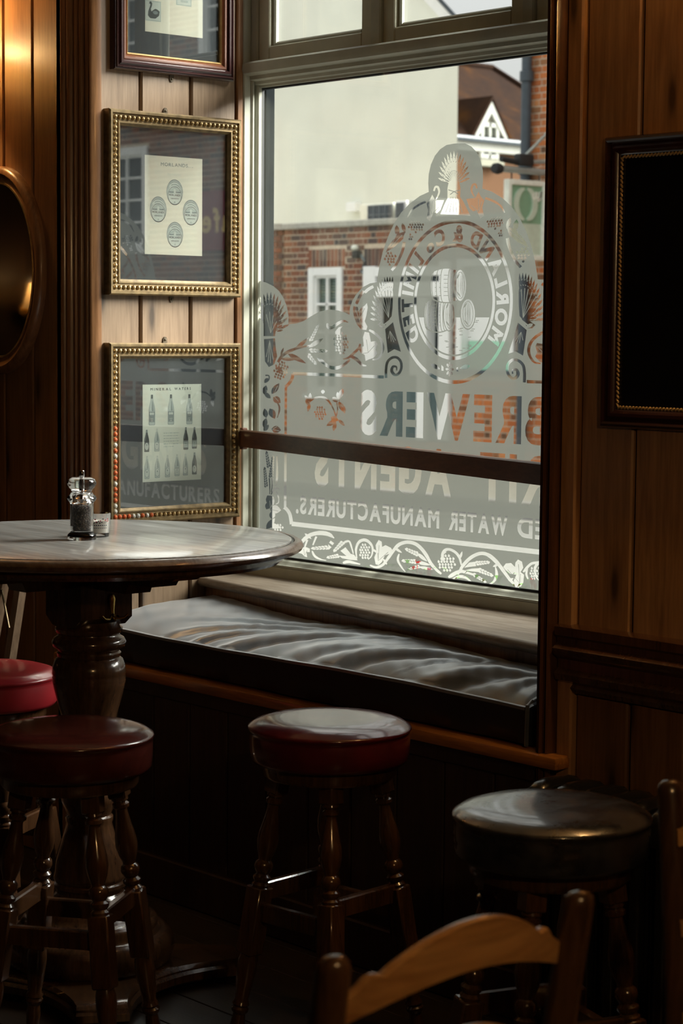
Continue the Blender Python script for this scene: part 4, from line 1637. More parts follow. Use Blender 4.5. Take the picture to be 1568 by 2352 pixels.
def make_stool(vinyl, label):
    t_ = thing('bar_stool', label, 'stool', (0, 0, 0), 0, None)
    p = [(.150, SH - .088), (.163, SH - .086), (.168, SH - .078), (.170, SH - .06), (.1705, SH - .03), (.169, SH - .024), (.1715, SH - .021), (.1735, SH - .017), (.172, SH - .013), (.168, SH - .011),
         (.160, SH - .005), (.14, SH + .001), (.10, SH + .004), (.05, SH + .003), (.004, SH + .002)]
    MB().lathe(p, 56).build('seat', vinyl, t_, smooth=60)
    MB().lathe([(.06, SH - .118), (.138, SH - .118), (.142, SH - .112), (.142, SH - .088), (.06, SH - .088)], 40).build('seat_ring', 'dark_turned', t_)
    zt = SH - .10
    tops, feet = [], []
    for q in range(4):
        a = PI / 4 + q * PI / 2
        top = Vector((.104 * math.cos(a), .104 * math.sin(a), zt))
        foot = Vector((.196 * math.cos(a), .196 * math.sin(a), 0))
        L = (top - foot).length
        zax = (top - foot).normalized()
        xax = Vector((math.cos(a - PI / 4), math.sin(a - PI / 4), 0))
        xax = (xax - zax * xax.dot(zax)).normalized()
        yax = zax.cross(xax)
        Mx = Matrix(((xax.x, yax.x, zax.x, foot.x), (xax.y, yax.y, zax.y, foot.y), (xax.z, yax.z, zax.z, foot.z), (0, 0, 0, 1)))
        b = MB()
        s_ = L / .60
        lo = [(.010, .0), (.014, .004), (.016, .03), (.013, .052), (.018, .058), (.019, .064), (.015, .069), (.019, .074), (.017, .079), (.0145, .085), (.018, .115), (.0215, .15), (.021, .172), (.017, .19)]
        b.lathe([(r, z * s_) for r, z in lo], 16, Mx)
        w_ = .0215
        b.box((-w_, -w_, .186 * s_), (w_, w_, .335 * s_), .003, Mx)
        hi = [(.017, .333), (.0195, .340), (.0145, .346), (.019, .352), (.0195, .358), (.0135, .364), (.017, .370), (.0205, .378), (.019, .388), (.0135, .394), (.0145, .400), (.020, .415), (.0235, .435), (.022, .455),
              (.0165, .482), (.0125, .508), (.0125, .516), (.018, .520), (.018, .527), (.0135, .531), (.018, .536), (.017, .543)]
        b.lathe([(r, z * s_) for r, z in hi], 16, Mx)
        b.box((-.0195, -.0195, .541 * s_), (.0195, .0195, .602 * s_), .003, Mx)
        b.build('leg', 'dark_turned', t_, smooth=40)
        tops.append(top)
        feet.append(foot)
    for q in range(4):
        h = .315 if q % 2 == 0 else .275
        f_ = h / zt
        p0 = feet[q].lerp(tops[q], f_)
        p1 = feet[(q + 1) % 4].lerp(tops[(q + 1) % 4], f_)
        d = (p1 - p0).normalized()
        nv_ = Vector((d.y, -d.x, 0))
        a_, c_ = p0 + d * .018, p1 - d * .018
        MB().sweep([(-.009, -.019), (.009, -.019), (.009, .016), (.006, .019), (-.006, .019), (-.009, .016)], [(a_, nv_, (0, 0, 1)), (c_, nv_, (0, 0, 1))]).build('stretcher', 'dark_turned', t_, smooth=20)
    return t_


st = make_stool('vinyl_brown', 'brown vinyl bar stool on turned legs in front of table pedestal')
ca = math.atan2(2.436 - 2.44, -3.453 + 3.61)
ps = (-3.585, 2.415, 0)
st.location = ps
st.rotation_euler = (0, 0, ca - PI / 4 + math.radians(-8))
G_ST = 'round bar stools on turned legs'
st['group'] = G_ST


def stool_at(x, y, vinyl, rz, label):
    c_ = onZ(x, y, SH)
    s_ = dup(st, (c_[0], c_[1], 0), rz, label, G_ST)
    for ch in s_.children:
        if ch.name.split('.')[0] == 'seat':
            ch.data = ch.data.copy()
            ch.data.materials[0] = M[vinyl]
    return s_


toc = math.atan2(-2.87, 3.3)
stool_at(757, 1652, 'vinyl_maroon', toc - PI / 4 + math.radians(2), 'maroon vinyl bar stool standing in front of the bench cushion')
stool_at(1267, 1852, 'vinyl_black', toc - PI / 4 + math.radians(-22), 'black vinyl bar stool with scuffed seat beside the radiator')
stool_at(-30, 1534, 'vinyl_red', math.radians(-60), 'bright red vinyl bar stool behind the table pedestal')

# =================================================================== LADDER-BACK CHAIRS
def make_chair(label):
    """stands at the origin, back along Y at x=0, seat toward -X"""
    c = thing('ladder_back_chair', label, 'chair', (0, 0, 0))
    W2, D_ = .172, .36
    for s_ in (-1, 1):
        b = MB()
        pr = [(math.cos(t_), math.sin(t_)) for t_ in np.linspace(0, 2 * PI, 14, endpoint=False)]
        path = []
        for z, x, r in ((0, .05, .015), (.05, .045, .018), (.45, 0, .0185), (.62, .008, .0185), (.80, .034, .0175), (.893, .050, .0165), (.902, .051, .015), (.907, .052, .010), (.909, .052, .003)):
            path.append(((x, s_ * (W2 + .012 * max(0, z - .45)), z), (r * 1.0, 0, 0), (0, r * 1.12, 0)))
        b.sweep(pr, path)
        b.build('back_post', 'chair_wood', c, smooth=50)
        MB().lathe([(.013, 0), (.017, .02), (.019, .2), (.02, .40), (.017, .445)], 14, TR(-D_, s_ * (W2 + .02), 0)).build('front_leg', 'chair_wood', c, smooth=50)
    MB().box((-D_ - .03, -W2 - .045, .435), (.012, W2 + .045, .46), .010, seg=3).build('seat', 'chair_rail_wood', c)
    for zb, nm in ((.832, 'top_slat'), (.715, 'slat'), (.595, 'slat')):
        n_ = 44
        up, lo = [], []
        for i in range(n_ + 1):
            y = -W2 - .006 + (2 * W2 + .012) * i / n_
            u = min(1.0, abs(y) / W2)
            # serpentine top edge: low ends, an ear with a notch beside it, then the raised crest
            if u > .70:
                top = zb + .016 + .030 * (1 - u) / .30
            else:
                top = zb + .038 + .046 * math.cos(PI / 2 * u / .70) ** .8
            top += .005 * math.exp(-((u - .74) / .035) ** 2)
            bot = zb - .006 + .036 * math.cos(PI / 2 * u)
            up.append((y, top))
            lo.append((y, bot))
        zx = lambda z, y: (.008 + (z - .62) * .145 if z > .62 else .008 * (z - .45) / .17) - .012 + .028 * (1 - (y / W2) ** 2)
        vs, fs = [], []
        for (y, t_), (_, bt) in zip(up, lo):
            for off in (-.0075, .0075):
                vs += [(zx(bt, y) + off, y, bt), (zx(t_, y) + off * .9, y, t_ - .002), (zx(t_, y) + off * .45, y, t_)]
        for i in range(n_):
            a, b2 = i * 6, i * 6 + 6
            for q0, q1 in ((0, 1), (1, 2), (2, 5), (5, 4), (4, 3), (3, 0)):
                fs.append((a + q0, a + q1, b2 + q1, b2 + q0))
        fs += [(0, 3, 4, 5, 2, 1), tuple(n_ * 6 + k for k in (1, 2, 5, 4, 3, 0))]
        MB().add(vs, fs).build(nm, 'chair_rail_wood', c, smooth=50)
    for z in (.20, .32):
        MB().tube([(-D_, -W2 - .01, z), (-D_, W2 + .01, z)], .011, 10).build('rung', 'chair_wood', c)
    for s_ in (-1, 1):
        for z in (.16, .27):
            MB().tube([(-D_, s_ * (W2 + .015), z), (.02, s_ * W2, z)], .010, 10).build('rung', 'chair_wood', c)
    MB().tube([(.03, -W2, .20), (.03, W2, .20)], .010, 10).build('rung', 'chair_wood', c)
    return c


ch = make_chair('warm brown ladder-back chair with a serpentine top slat, nearest the camera')
cL = onZ(760, 2196, .909)
cR = onZ(1338, 2044, .909)
mid_, dd = (cL + cR) / 2, cR - cL
rz = math.atan2(dd[1], dd[0]) - PI / 2
ch.location = (mid_[0] - .052 * math.cos(rz), mid_[1] - .052 * math.sin(rz), 0)
ch.rotation_euler = (0, 0, rz)
c2 = onZ(1540, 1790, .909)
rz2 = math.radians(150)
off = Matrix.Rotation(rz2, 3, 'Z') @ Vector((.052, .1775, 0))
dup(ch, (c2[0] - off.x, c2[1] - off.y, 0), rz2, 'dark ladder-back chair beside the black vinyl stool', 'ladder-back chairs')
ch['group'] = 'ladder-back chairs'

# =================================================================== RADIATOR, FOLDED STAND
rd = thing('column_radiator', 'black iron column radiator low on wall behind the black stool', 'radiator', (-2.5, 3.2, 0))
for i in range(14):
    x = -2.955 + i * .066
    b = MB()
    for dy in (-.045, 0, .045):
        b.lathe([(.012, .09), (.017, .11), (.016, .50), (.018, .53)], 10, TR(x, 3.2 + dy, 0))
    b.sweep([(.026 * math.cos(t_), .020 * math.sin(t_)) for t_ in np.linspace(0, 2 * PI, 10, endpoint=False)],
            [((x, 3.2 + y, .545 + z), (1, 0, 0), (0, 0, 1)) for y, z in ((-.075, -.022), (-.07, 0), (-.055, .012), (-.03, .018), (.0, .018), (.03, .018), (.055, .012), (.07, 0), (.075, -.022))])
    b.box((x - .02, 3.14, .07), (x + .02, 3.26, .11), .01)
    if i in (0, 13):
        b.box((x - .012, 3.13, 0), (x + .012, 3.15, .08), .003)
        b.box((x - .012, 3.25, 0), (x + .012, 3.27, .08), .003)
    b.build('section', 'iron_black', rd, smooth=50, origin=(x, 3.2, .3))
MB().tube([(-2.955, 3.2, .53), (-2.09, 3.2, .53)], .02, 12).build('upper_pipe', 'iron_black', rd, origin=(-2.5, 3.2, .53))
MB().tube([(-2.955, 3.2, .10), (-2.09, 3.2, .10)], .02, 12).build('lower_pipe', 'iron_black', rd, origin=(-2.5, 3.2, .1))

es = thing('folding_stand', 'folded wooden stand with brass stay behind the round table', 'stand', (-4.99, 3.05, 0))
ea, eb = onY(38, 1326, 3.06), onY(64, 1338, 3.06)


def leg_to(p, q, w_, d_, name='leg', mat='stand_wood'):
    p, q = Vector(p), Vector(q)
    dz = (q - p).normalized()
    ex = Vector((0, 1, 0)).cross(dz).normalized()
    ey = dz.cross(ex)
    MB().sweep([(-w_, -d_), (w_, -d_), (w_, d_), (-w_, d_)], [(p, ex, ey), (q, ex, ey)]).build(name, mat, es, smooth=0, origin=(-4.99, 3.05, 0))


for dy in (0, -.22):
    leg_to((-5.12, 3.06 + dy, .01), (-4.845, 3.06 + dy, .86), .013, .011)
    leg_to((-5.02, 3.08 + dy, .01), (-4.79, 3.08 + dy, .86), .013, .011)
leg_to((-4.845, 3.07, .845), (-4.845, 2.83, .845), .012, .012, 'crossbar')
leg_to((-4.80, 3.07, .845), (-4.80, 2.83, .845), .012, .012, 'crossbar')
leg_to((-5.07, 3.06, .17), (-5.07, 2.84, .17), .010, .012, 'crossbar')
MB().sweep([(-.004, -.0015), (.004, -.0015), (.004, .0015), (-.004, .0015)], [((-4.905, 3.046, .70), (.8, 0, -.3), (0, 1, 0)), ((-4.845, 3.046, .80), (.8, 0, -.3), (0, 1, 0)), ((-4.81, 3.046, .70), (.8, 0, .3), (0, 1, 0))]).build('stay', 'gold_dull', es, smooth=0, origin=(-4.99, 3.05, 0))

# =================================================================== FRAMED PRINTS ON THE REVEAL
def to_wall(y, z, d):
    return (XL + d, y, z)


def frame_run(name, prof, y0, y1, z0, z1, mat, parent):
    """mitred frame: profile (inward, out from wall)"""
    b = MB()
    path = []
    for (y, z), (dy, dz) in (((y0, z0), (1, 1)), ((y1, z0), (-1, 1)), ((y1, z1), (-1, -1)), ((y0, z1), (1, -1))):
        path.append(((XL, y, z), (0, dy, dz), (1, 0, 0)))
    b.sweep(prof, path, closed=True)
    return b.build(name, mat, parent, smooth=30, origin=(XL, (y0 + y1) / 2, (z0 + z1) / 2))


def print_frame(kind, y0, y1, z0, z1, label, art_fn):
    o = thing('framed_print', label, 'picture', (XL, (y0 + y1) / 2, z0), 0, 'framed prints on the window reveal')
    org = (XL, (y0 + y1) / 2, (z0 + z1) / 2)
    if kind == 'bead':
        frame_run('frame', [(0, 0), (0, .026), (.004, .030), (.010, .030), (.012, .024), (.030, .022), (.032, .026), (.036, .026), (.043, .018), (.043, 0)], y0, y1, z0, z1, 'gold_dull', o)
        fw = .043
        bd = MB().lathe([(.0012, -.0062), (.0042, -.0045), (.006, 0), (.0042, .0045), (.0012, .0062)], 8).mesh('bead', 'gold')
        meshes = {'gold': bd}
        for mt in ('gesso', 'red_bole'):
            b2 = bd.copy()
            b2.materials[0] = M[mt]
            meshes[mt] = b2
        rb = random.Random(int(z0 * 100))
        ny, nzb = int((y1 - y0 - .042) / .0148), int((z1 - z0 - .042) / .0148)

        def bead(y, z, worn=False):
            mt = rb.choice(('gesso', 'red_bole', 'red_bole')) if worn else 'gold'
            k = put('bead', meshes[mt], o)
            k.location = Vector((XL + .0245, y, z)) - Vector(o.location)
            if mt != 'gold':
                k['label'] = 'bead worn to white gesso' if mt == 'gesso' else 'bead worn to red ground'
        low = z0 < 1.2
        for i in range(ny + 1):
            y = y0 + .021 + (y1 - y0 - .042) * i / ny
            bead(y, z1 - .021)
            bead(y, z0 + .021, low and i < 9)
        for i in range(1, nzb):
            z = z0 + .021 + (z1 - z0 - .042) * i / nzb
            bead(y0 + .021, z, low and i < 17)
            bead(y1 - .021, z)
    else:
        frame_run('frame', [(0, 0), (0, .018), (.003, .022), (.006, .022), (.007, .026), (.010, .027), (.012, .024), (.018, .030), (.024, .030), (.028, .024), (.0285, 0)], y0, y1, z0, z1, 'mahogany', o)
        frame_run('frame_step', [(.0275, .0), (.0275, .022), (.031, .0245), (.036, .024), (.040, .0195), (.043, .017), (.043, 0)], y0, y1, z0, z1, 'mahogany_red', o)
        frame_run('slip', [(.042, .0), (.042, .017), (.0445, .0195), (.0485, .016), (.0485, 0)], y0, y1, z0, z1, 'gold_bright', o)
        fw = .047
    MB().box((XL + .002, y0 + .03, z0 + .03), (XL + .0085, y1 - .03, z1 - .03)).build('mount', 'mat_slate', o, smooth=0, origin=org)
    a = Art()
    mats = art_fn(a)
    me = a.mesh('print', mats, lambda y, z: (XL + .0091, y, z))
    put('print', me, o, org)
    MB().box((XL + .0110, y0 + fw - .006, z0 + fw - .006), (XL + .0125, y1 - fw + .006, z1 - fw + .006)).build('glass', 'picture_glass', o, smooth=0, origin=org)
    for z, sg in ((z0, -1), (z1, 1)):                   # screw plates
        if z > 2.6 or z < 1.0:
            continue
        yc = (y0 + y1) / 2 - (.022 if sg > 0 else -.0)
        q = [(-.008, -.002), (.008, -.002), (.006, .012), (.003, .017), (-.003, .017), (-.006, .012)]
        b = MB().add([(XL + d, yc + y, z + sg * zz) for d in (.001, .0035) for y, zz in q], [tuple(range(6)), tuple(range(6, 12))] + [(i, (i + 1) % 6, 6 + (i + 1) % 6, 6 + i) for i in range(6)])
        b.lathe([(.0035, 0), (.003, .002), (.001, .003)], 10, TR(XL + .0035, yc, z + sg * .009) @ Matrix.Rotation(PI / 2, 4, 'Y'))
        b.build('hanging_plate', 'gold_dark', o, smooth=30, origin=(XL, yc, z))
    return o


PAPER = ['paper', 'ink_dark', 'ink_mid', 'ink_light', 'ink_pale']
PAPER2 = ['paper_green', 'ink_dark', 'ink_mid', 'ink_light', 'ink_pale']


def rect(a, y0, y1, z0, z1, v_):
    a.poly([(y0, z0), (y1, z0), (y1, z1), (y0, z1)], v_)


def draw_barrel(a, cx, cz, w_, h_):
    """upright barrel seen from its end, hoops above the round face"""
    a.poly(ell(cx, cz, w_, h_, 28), 2)
    for k, (f0, v_) in enumerate(((.93, 3), (.80, 2), (.74, 4), (.62, 3), (.56, 2), (.50, 4), (.38, 3), (.30, 1))):
        r_ = .55 + .45 * f0
        a.poly(ell(cx, cz - h_ * (1 - f0) * .42, w_ * (.80 + .17 * f0), h_ * (.60 + .38 * f0), 26), v_)
    a.poly(ell(cx - w_ * .55, cz + h_ * .35, w_ * .10, h_ * .28, 10, -.25), 4)
    a.poly(ell(cx, cz - h_ * .26, w_ * .84, h_ * .70, 26), 1)
    a.poly(ell(cx, cz - h_ * .26, w_ * .80, h_ * .67, 26), 4)
    a.poly([(cx - w_ * .74, cz - h_ * .06), (cx + w_ * .74, cz - h_ * .06), (cx + w_ * .60, cz + h_ * .19), (cx, cz + h_ * .38), (cx - w_ * .60, cz + h_ * .19)], 3)
    a.poly([(cx - w_ * .70, cz - h_ * .06), (cx + w_ * .70, cz - h_ * .06), (cx + w_ * .66, cz + h_ * .06), (cx + w_ * .3, cz + h_ * .02), (cx, cz + h_ * .08), (cx - w_ * .4, cz + h_ * .03), (cx - w_ * .66, cz + h_ * .07)], 2)
    a.poly([(cx - w_ * .12, cz - h_ * .06), (cx + w_ * .14, cz - h_ * .06), (cx + w_ * .14, cz + h_ * .20), (cx + w_ * .04, cz + h_ * .20), (cx + w_ * .04, cz + h_ * .27), (cx - w_ * .12, cz + h_ * .24)], 4)
    a.text("MORLANDS", 1, cx - w_ * .70, cx + w_ * .70, cz - h_ * .30, cz - h_ * .14, .035, .08)
    a.text("ABINGDON", 1, cx - w_ * .48, cx + w_ * .48, cz - h_ * .54, cz - h_ * .44, .02, .08)
    a.poly(ell(cx, cz - h_ * .78, w_ * .08, h_ * .07, 10), 2)
    a.poly(ell(cx, cz - h_ * .78, w_ * .04, h_ * .035, 8), 4)


def art_mid(a):
    y0, y1, z0, z1 = 3.462, 3.661, 1.709, 1.980
    rect(a, y0, y1, z0, z1, 0)
    f = lambda px, py: (y0 + (px - 137) / (1348 - 137) * (y1 - y0), z1 - (py - 190) / (2240 - 190) * (z1 - z0))
    p0, p1 = f(470, 400), f(1040, 320)
    a.text("MORLANDS", 2, p0[0], p1[0], p0[1] + .0012, p1[1] + .0002, .02, .14)
    for k in range(3):
        q = f(1062 + 38 * k, 405)
        a.poly(ell(q[0], q[1] + .003, .0012, .0012, 8), 2)
    p0, p1 = f(615, 575), f(895, 535)
    a.text("DRAUGHT", 4, p0[0], p1[0], p0[1], p1[1], .0, .3)
    for cx, cy in ((762, 925), (417, 1300), (1107, 1330), (768, 1810)):
        q = f(cx, cy)
        draw_barrel(a, q[0], q[1], .0285, .0355)
        for k, wd in enumerate((.034, .012)[:1]):
            s_ = f(cx, cy + 305)
            for i in range(4):
                rect(a, s_[0] - wd / 2 + i * wd / 4, s_[0] - wd / 2 + i * wd / 4 + wd / 5.5, s_[1], s_[1] + .0014, 4)
    return PAPER


def draw_bottle(a, cx, z0, h_, w_, dark, lab, style):
    """bottle standing at z0, label style 0 dark band, 1 pale oval, 2 pale square"""
    body, sh, ed = (1, 2, 1) if dark else (3, 4, 2)
    out = [(-.5, .03), (-.42, 0), (.42, 0), (.5, .03), (.5, .50), (.42, .62), (.24, .78), (.17, .90), (.17, .99), (.13, 1.0), (-.13, 1.0), (-.17, .99), (-.17, .90), (-.24, .78), (-.42, .62), (-.5, .50)]
    a.poly([(cx + x * w_, z0 + z * h_) for x, z in out], ed)
    a.poly([(cx + x * w_ * .86, z0 + .012 * h_ + z * h_ * .975) for x, z in out], body)
    a.poly([(cx + x * w_, z0 + z * h_) for x, z in ((-.34, .50), (-.22, .50), (-.06, .84), (-.12, .84))], sh)
    if not dark:
        a.poly([(cx + x * w_, z0 + z * h_) for x, z in ((.02, .46), (.26, .46), (.12, .76), (.03, .80))], 2)
    a.poly([(cx + x * w_, z0 + z * h_) for x, z in ((-.18, .87), (.18, .87), (.17, .99), (-.17, .99))], 1 if style == 0 else sh)
    if style == 0:
        rect(a, cx - .44 * w_, cx + .44 * w_, z0 + .10 * h_, z0 + .44 * h_, 2)
        a.poly(ell(cx - .17 * w_, z0 + .375 * h_, .17 * w_, .045 * h_, 10), 4)
        a.poly(ell(cx + .17 * w_, z0 + .375 * h_, .17 * w_, .045 * h_, 10), 4)
        rect(a, cx - .22 * w_, cx + .22 * w_, z0 + .20 * h_, z0 + .215 * h_, 4)
        rect(a, cx - .05 * w_, cx + .07 * w_, z0 + .12 * h_, z0 + .17 * h_, 4)
    elif style == 1:
        a.poly(ell(cx, z0 + .25 * h_, .43 * w_, .185 * h_, 18), ed)
        a.poly(ell(cx, z0 + .25 * h_, .39 * w_, .165 * h_, 18), 4)
        a.poly(ell(cx, z0 + .31 * h_, .11 * w_, .045 * h_, 8), 2)
        rect(a, cx - .2 * w_, cx + .2 * w_, z0 + .215 * h_, z0 + .225 * h_, 3)
        rect(a, cx - .15 * w_, cx + .15 * w_, z0 + .17 * h_, z0 + .18 * h_, 3)
    else:
        rect(a, cx - .43 * w_, cx + .43 * w_, z0 + .10 * h_, z0 + .40 * h_, 4 if not dark else 3)
        rect(a, cx - .38 * w_, cx + .38 * w_, z0 + .36 * h_, z0 + .38 * h_, 1)
        rect(a, cx - .06 * w_, cx + .06 * w_, z0 + .24 * h_, z0 + .31 * h_, 2)
        rect(a, cx - .25 * w_, cx + .25 * w_, z0 + .17 * h_, z0 + .185 * h_, 2)


def art_low(a):
    P0, P1 = onX(323, 882, XL), onX(457, 1104, XL)
    y0, y1 = P0[1], P1[1]
    z1, z0 = onX(390, 882.5, XL)[2], onX(390, 1104, XL)[2]
    rect(a, y0, y1, z0, z1, 0)
    f = lambda px, py: (y0 + (px - 118) / (1352 - 118) * (y1 - y0), z1 - (py - 120) / (2150 - 120) * (z1 - z0))
    p0, p1 = f(278, 245), f(712, 190)
    a.text("MINERAL", 1, p0[0], p1[0], p0[1], p1[1], .03, .35)
    p0, p1 = f(780, 240), f(1130, 187)
    a.text("WATERS", 1, p0[0], p1[0], p0[1], p1[1], .03, .35)
    sx = (y1 - y0) / (1352 - 118)
    sz_ = (z1 - z0) / (2150 - 120)

    def bt(cx, top, bot, w_, dark, style):
        q = f(cx, bot)
        draw_bottle(a, q[0], q[1], (bot - top) * sz_, w_ * sx, dark, 0, style)
    for cx, tp, bo in ((310, 330, 968), (708, 330, 966), (1098, 332, 968)):
        bt(cx, tp, bo, 130, False, 0)
    for cx, tp, bo, dk, stl in ((203, 1060, 1522, True, 1), (414, 1045, 1518, False, 1), (1024, 1028, 1505, True, 2), (1208, 1032, 1490, True, 2)):
        bt(cx, tp, bo, 104, dk, stl)
    for cx, tp, bo, dk, stl in ((208, 1612, 2088, False, 1), (424, 1614, 2075, False, 1), (636, 1605, 2068, False, 1), (838, 1598, 2052, False, 2), (1016, 1594, 2050, False, 1), (1210, 1570, 2038, True, 1)):
        bt(cx, tp, bo, 104, dk, stl)
    rb = random.Random(4)
    for k in range(6):                                  # block of small type, too small to read
        x = 555
        while x < (760 if k == 5 else 870):
            w_ = rb.choice((18, 26, 40, 58))
            w_ = min(w_, 878 - x)
            q0, q1 = f(x, 1148 + 57 * k), f(x + w_, 1132 + 57 * k)
            rect(a, q0[0], q1[0], q0[1], q1[1], 3)
            x += w_ + 14
    return PAPER2


def art_top(a):
    y0, y1, z0, z1 = 3.463, 3.661, 2.2915, 2.56
    z0 = onX(390, 80, XL)[2]
    z1 = z0 + .275
    rect(a, y0, y1, z0, z1, 0)
    # stamp with a black swan
    s0, s1 = onX(329, 47, XL), onX(365, 5, XL)
    rect(a, s0[1], s1[1], s0[2], s1[2], 3)
    rect(a, s0[1] + .003, s1[1] - .003, s0[2] + .003, s1[2] - .003, 4)
    cx, cz, k = (s0[1] + s1[1]) / 2, (s0[2] + s1[2]) / 2, (s1[1] - s0[1]) / 54
    sw = [(-18, -12), (-10, -18), (8, -18), (20, -10), (23, 0), (16, 4), (8, 6), (0, 2), (-6, -2), (-8, 4), (-4, 12), (-3, 18), (-7, 22), (-12, 21), (-14, 16), (-11, 17), (-9, 14), (-13, 6), (-17, -2)]
    a.poly([(cx + x * k, cz + z * k * 1.15) for x, z in sw], 1)
    a.poly(ell(cx + 8 * k, cz - 4 * k, 9 * k, 5 * k, 10), 2)
    s0, s1 = onX(400, 12, XL), onX(435, -30, XL)
    rect(a, s0[1], s1[1], s0[2], s1[2], 3)
    rect(a, s0[1] + .003, s1[1] - .003, s0[2] + .003, s1[2] - .003, 4)
    cx, cz = (s0[1] + s1[1]) / 2, s0[2] + .006
    for d in (-.006, .002, .009):
        a.poly(ell(cx + d, cz + .006, .006, .0035, 10), 3)
    for i in range(6):
        rect(a, 3.468 + i * .006, 3.472 + i * .006, z0 + .028, z0 + .0293, 4)
    for r_ in range(2):
        for c_ in range(2):
            rect(a, 3.48 + c_ * .095, 3.55 + c_ * .095, z1 - .08 - r_ * .09, z1 - .02 - r_ * .09, 3)
            rect(a, 3.484 + c_ * .095, 3.546 + c_ * .095, z1 - .076 - r_ * .09, z1 - .024 - r_ * .09, 4)
    return PAPER


print_frame('dark', 3.352, 3.765, onX(390, 174, XL)[2], 2.70, 'dark mahogany framed print with a swan stamp, topmost on the reveal', art_top)
print_frame('bead', 3.331, 3.787, 1.595, 2.096, 'gold beaded frame holding a print of four barrels', art_mid)
print_frame('bead', 3.331, 3.787, .966, 1.4645, 'gold beaded frame holding a print of mineral water bottles', art_low)

# =================================================================== OVAL MIRROR
mc = (-5.232, YW, 1.667)
om = thing('oval_mirror', 'oval mirror in a moulded dark gilt wood frame on left wall', 'mirror', mc)
b = MB()
path = []
for k in range(80):
    a = 2 * PI * k / 80
    ca_, sa_ = math.cos(a), math.sin(a)
    nx, nz_ = ca_ / .226, sa_ / .296
    L = math.hypot(nx, nz_)
    path.append(((mc[0] + .226 * ca_, YW, mc[2] + .296 * sa_), (-nx / L, 0, -nz_ / L), (0, -1, 0)))
b.sweep([(0, .0), (0, .012), (.004, .020), (.012, .026), (.020, .026), (.024, .020), (.030, .016), (.040, .014), (.043, .016), (.046, .014), (.046, 0)], path, closed=True)
b.build('frame', 'trim_wood', om, smooth=50, origin=mc)
b = MB()
path2 = [(o_, ex, ey) for o_, ex, ey in path]
b.sweep([(.043, .012), (.045, .0165), (.050, .0165), (.052, .011), (.052, .004), (.043, .004)], path2, closed=True)
b.build('slip', 'gold', om, smooth=50, origin=mc)
MB().prism([(mc[0] + .182 * math.cos(t_), -(mc[2] + .252 * math.sin(t_))) for t_ in np.linspace(0, 2 * PI, 64, endpoint=False)], -.010, -.004,
           Matrix.Translation((0, YW, 0)) @ Matrix.Rotation(-PI / 2, 4, 'X') @ Matrix.Scale(-1, 4, (0, 0, 1)) if False else Matrix(((1, 0, 0, 0), (0, 0, 1, YW), (0, -1, 0, 0), (0, 0, 0, 1)))).build('mirror_glass', 'mirror_silver', om, smooth=0, origin=mc)

# =================================================================== DARK PICTURE ON THE RIGHT WALL
fp0, fp1 = -2.925, -2.36
fz0, fz1 = 1.308, 1.900
fo = thing('dark_framed_board', 'black board in a dark wood frame with gold rope slip, on right wall', 'picture', ((fp0 + fp1) / 2, YW, fz0))
org = ((fp0 + fp1) / 2, YW, (fz0 + fz1) / 2)


def frame_y(name, prof, mat):
    path = []
    for (x, z), (dx, dz) in (((fp0, fz0), (1, 1)), ((fp1, fz0), (-1, 1)), ((fp1, fz1), (-1, -1)), ((fp0, fz1), (1, -1))):
        path.append(((x, YW, z), (dx, 0, dz), (0, -1, 0)))
    return MB().sweep(prof, path, closed=True).build(name, mat, fo, smooth=30, origin=org)


frame_y('frame', [(0, 0), (0, .014), (.003, .022), (.008, .026), (.012, .024), (.014, .018), (.018, .017), (.024, .023), (.030, .022), (.034, .016), (.038, .014), (.038, 0)], 'mahogany')
frame_y('rope_backing', [(.037, 0), (.037, .012), (.047, .010), (.047, 0)], 'ebony')
rope = MB()
for (x0, z0_), (x1, z1_) in (((fp0 + .042, fz0 + .042), (fp1 - .042, fz0 + .042)), ((fp1 - .042, fz0 + .042), (fp1 - .042, fz1 - .042)), ((fp1 - .042, fz1 - .042), (fp0 + .042, fz1 - .042)), ((fp0 + .042, fz1 - .042), (fp0 + .042, fz0 + .042))):
    L = math.hypot(x1 - x0, z1_ - z0_)
    m_ = int(L / .0088)
    ux, uz = (x1 - x0) / L, (z1_ - z0_) / L
    for i in range(m_):
        cx_, cz_ = x0 + ux * L * (i + .5) / m_, z0_ + uz * L * (i + .5) / m_
        # twisted strand: slanted little bar
        ex = Vector((ux * .83 - uz * .55, 0, uz * .83 + ux * .55))
        ey = Vector((-ex.z, 0, ex.x))
        R3 = Matrix(((ex.x, 0, ey.x, cx_), (0, 1, 0, YW - .0125), (ex.z, 0, ey.z, cz_), (0, 0, 0, 1)))
        rope.lathe([(.0006, -.0055), (.0022, -.004), (.0026, 0), (.0022, .004), (.0006, .0055)], 6, R3 @ Matrix.Rotation(PI / 2, 4, 'Y'))
ro = rope.build('rope_slip', 'rope_gold', fo, smooth=60, origin=org)
ro['kind'] = 'stuff'
ro['label'] = 'twisted gold rope moulding'
MB().box((fp0 + .03, YW - .009, fz0 + .03), (fp1 - .03, YW - .002, fz1 - .03)).build('panel', 'black_panel', fo, smooth=0, origin=org)

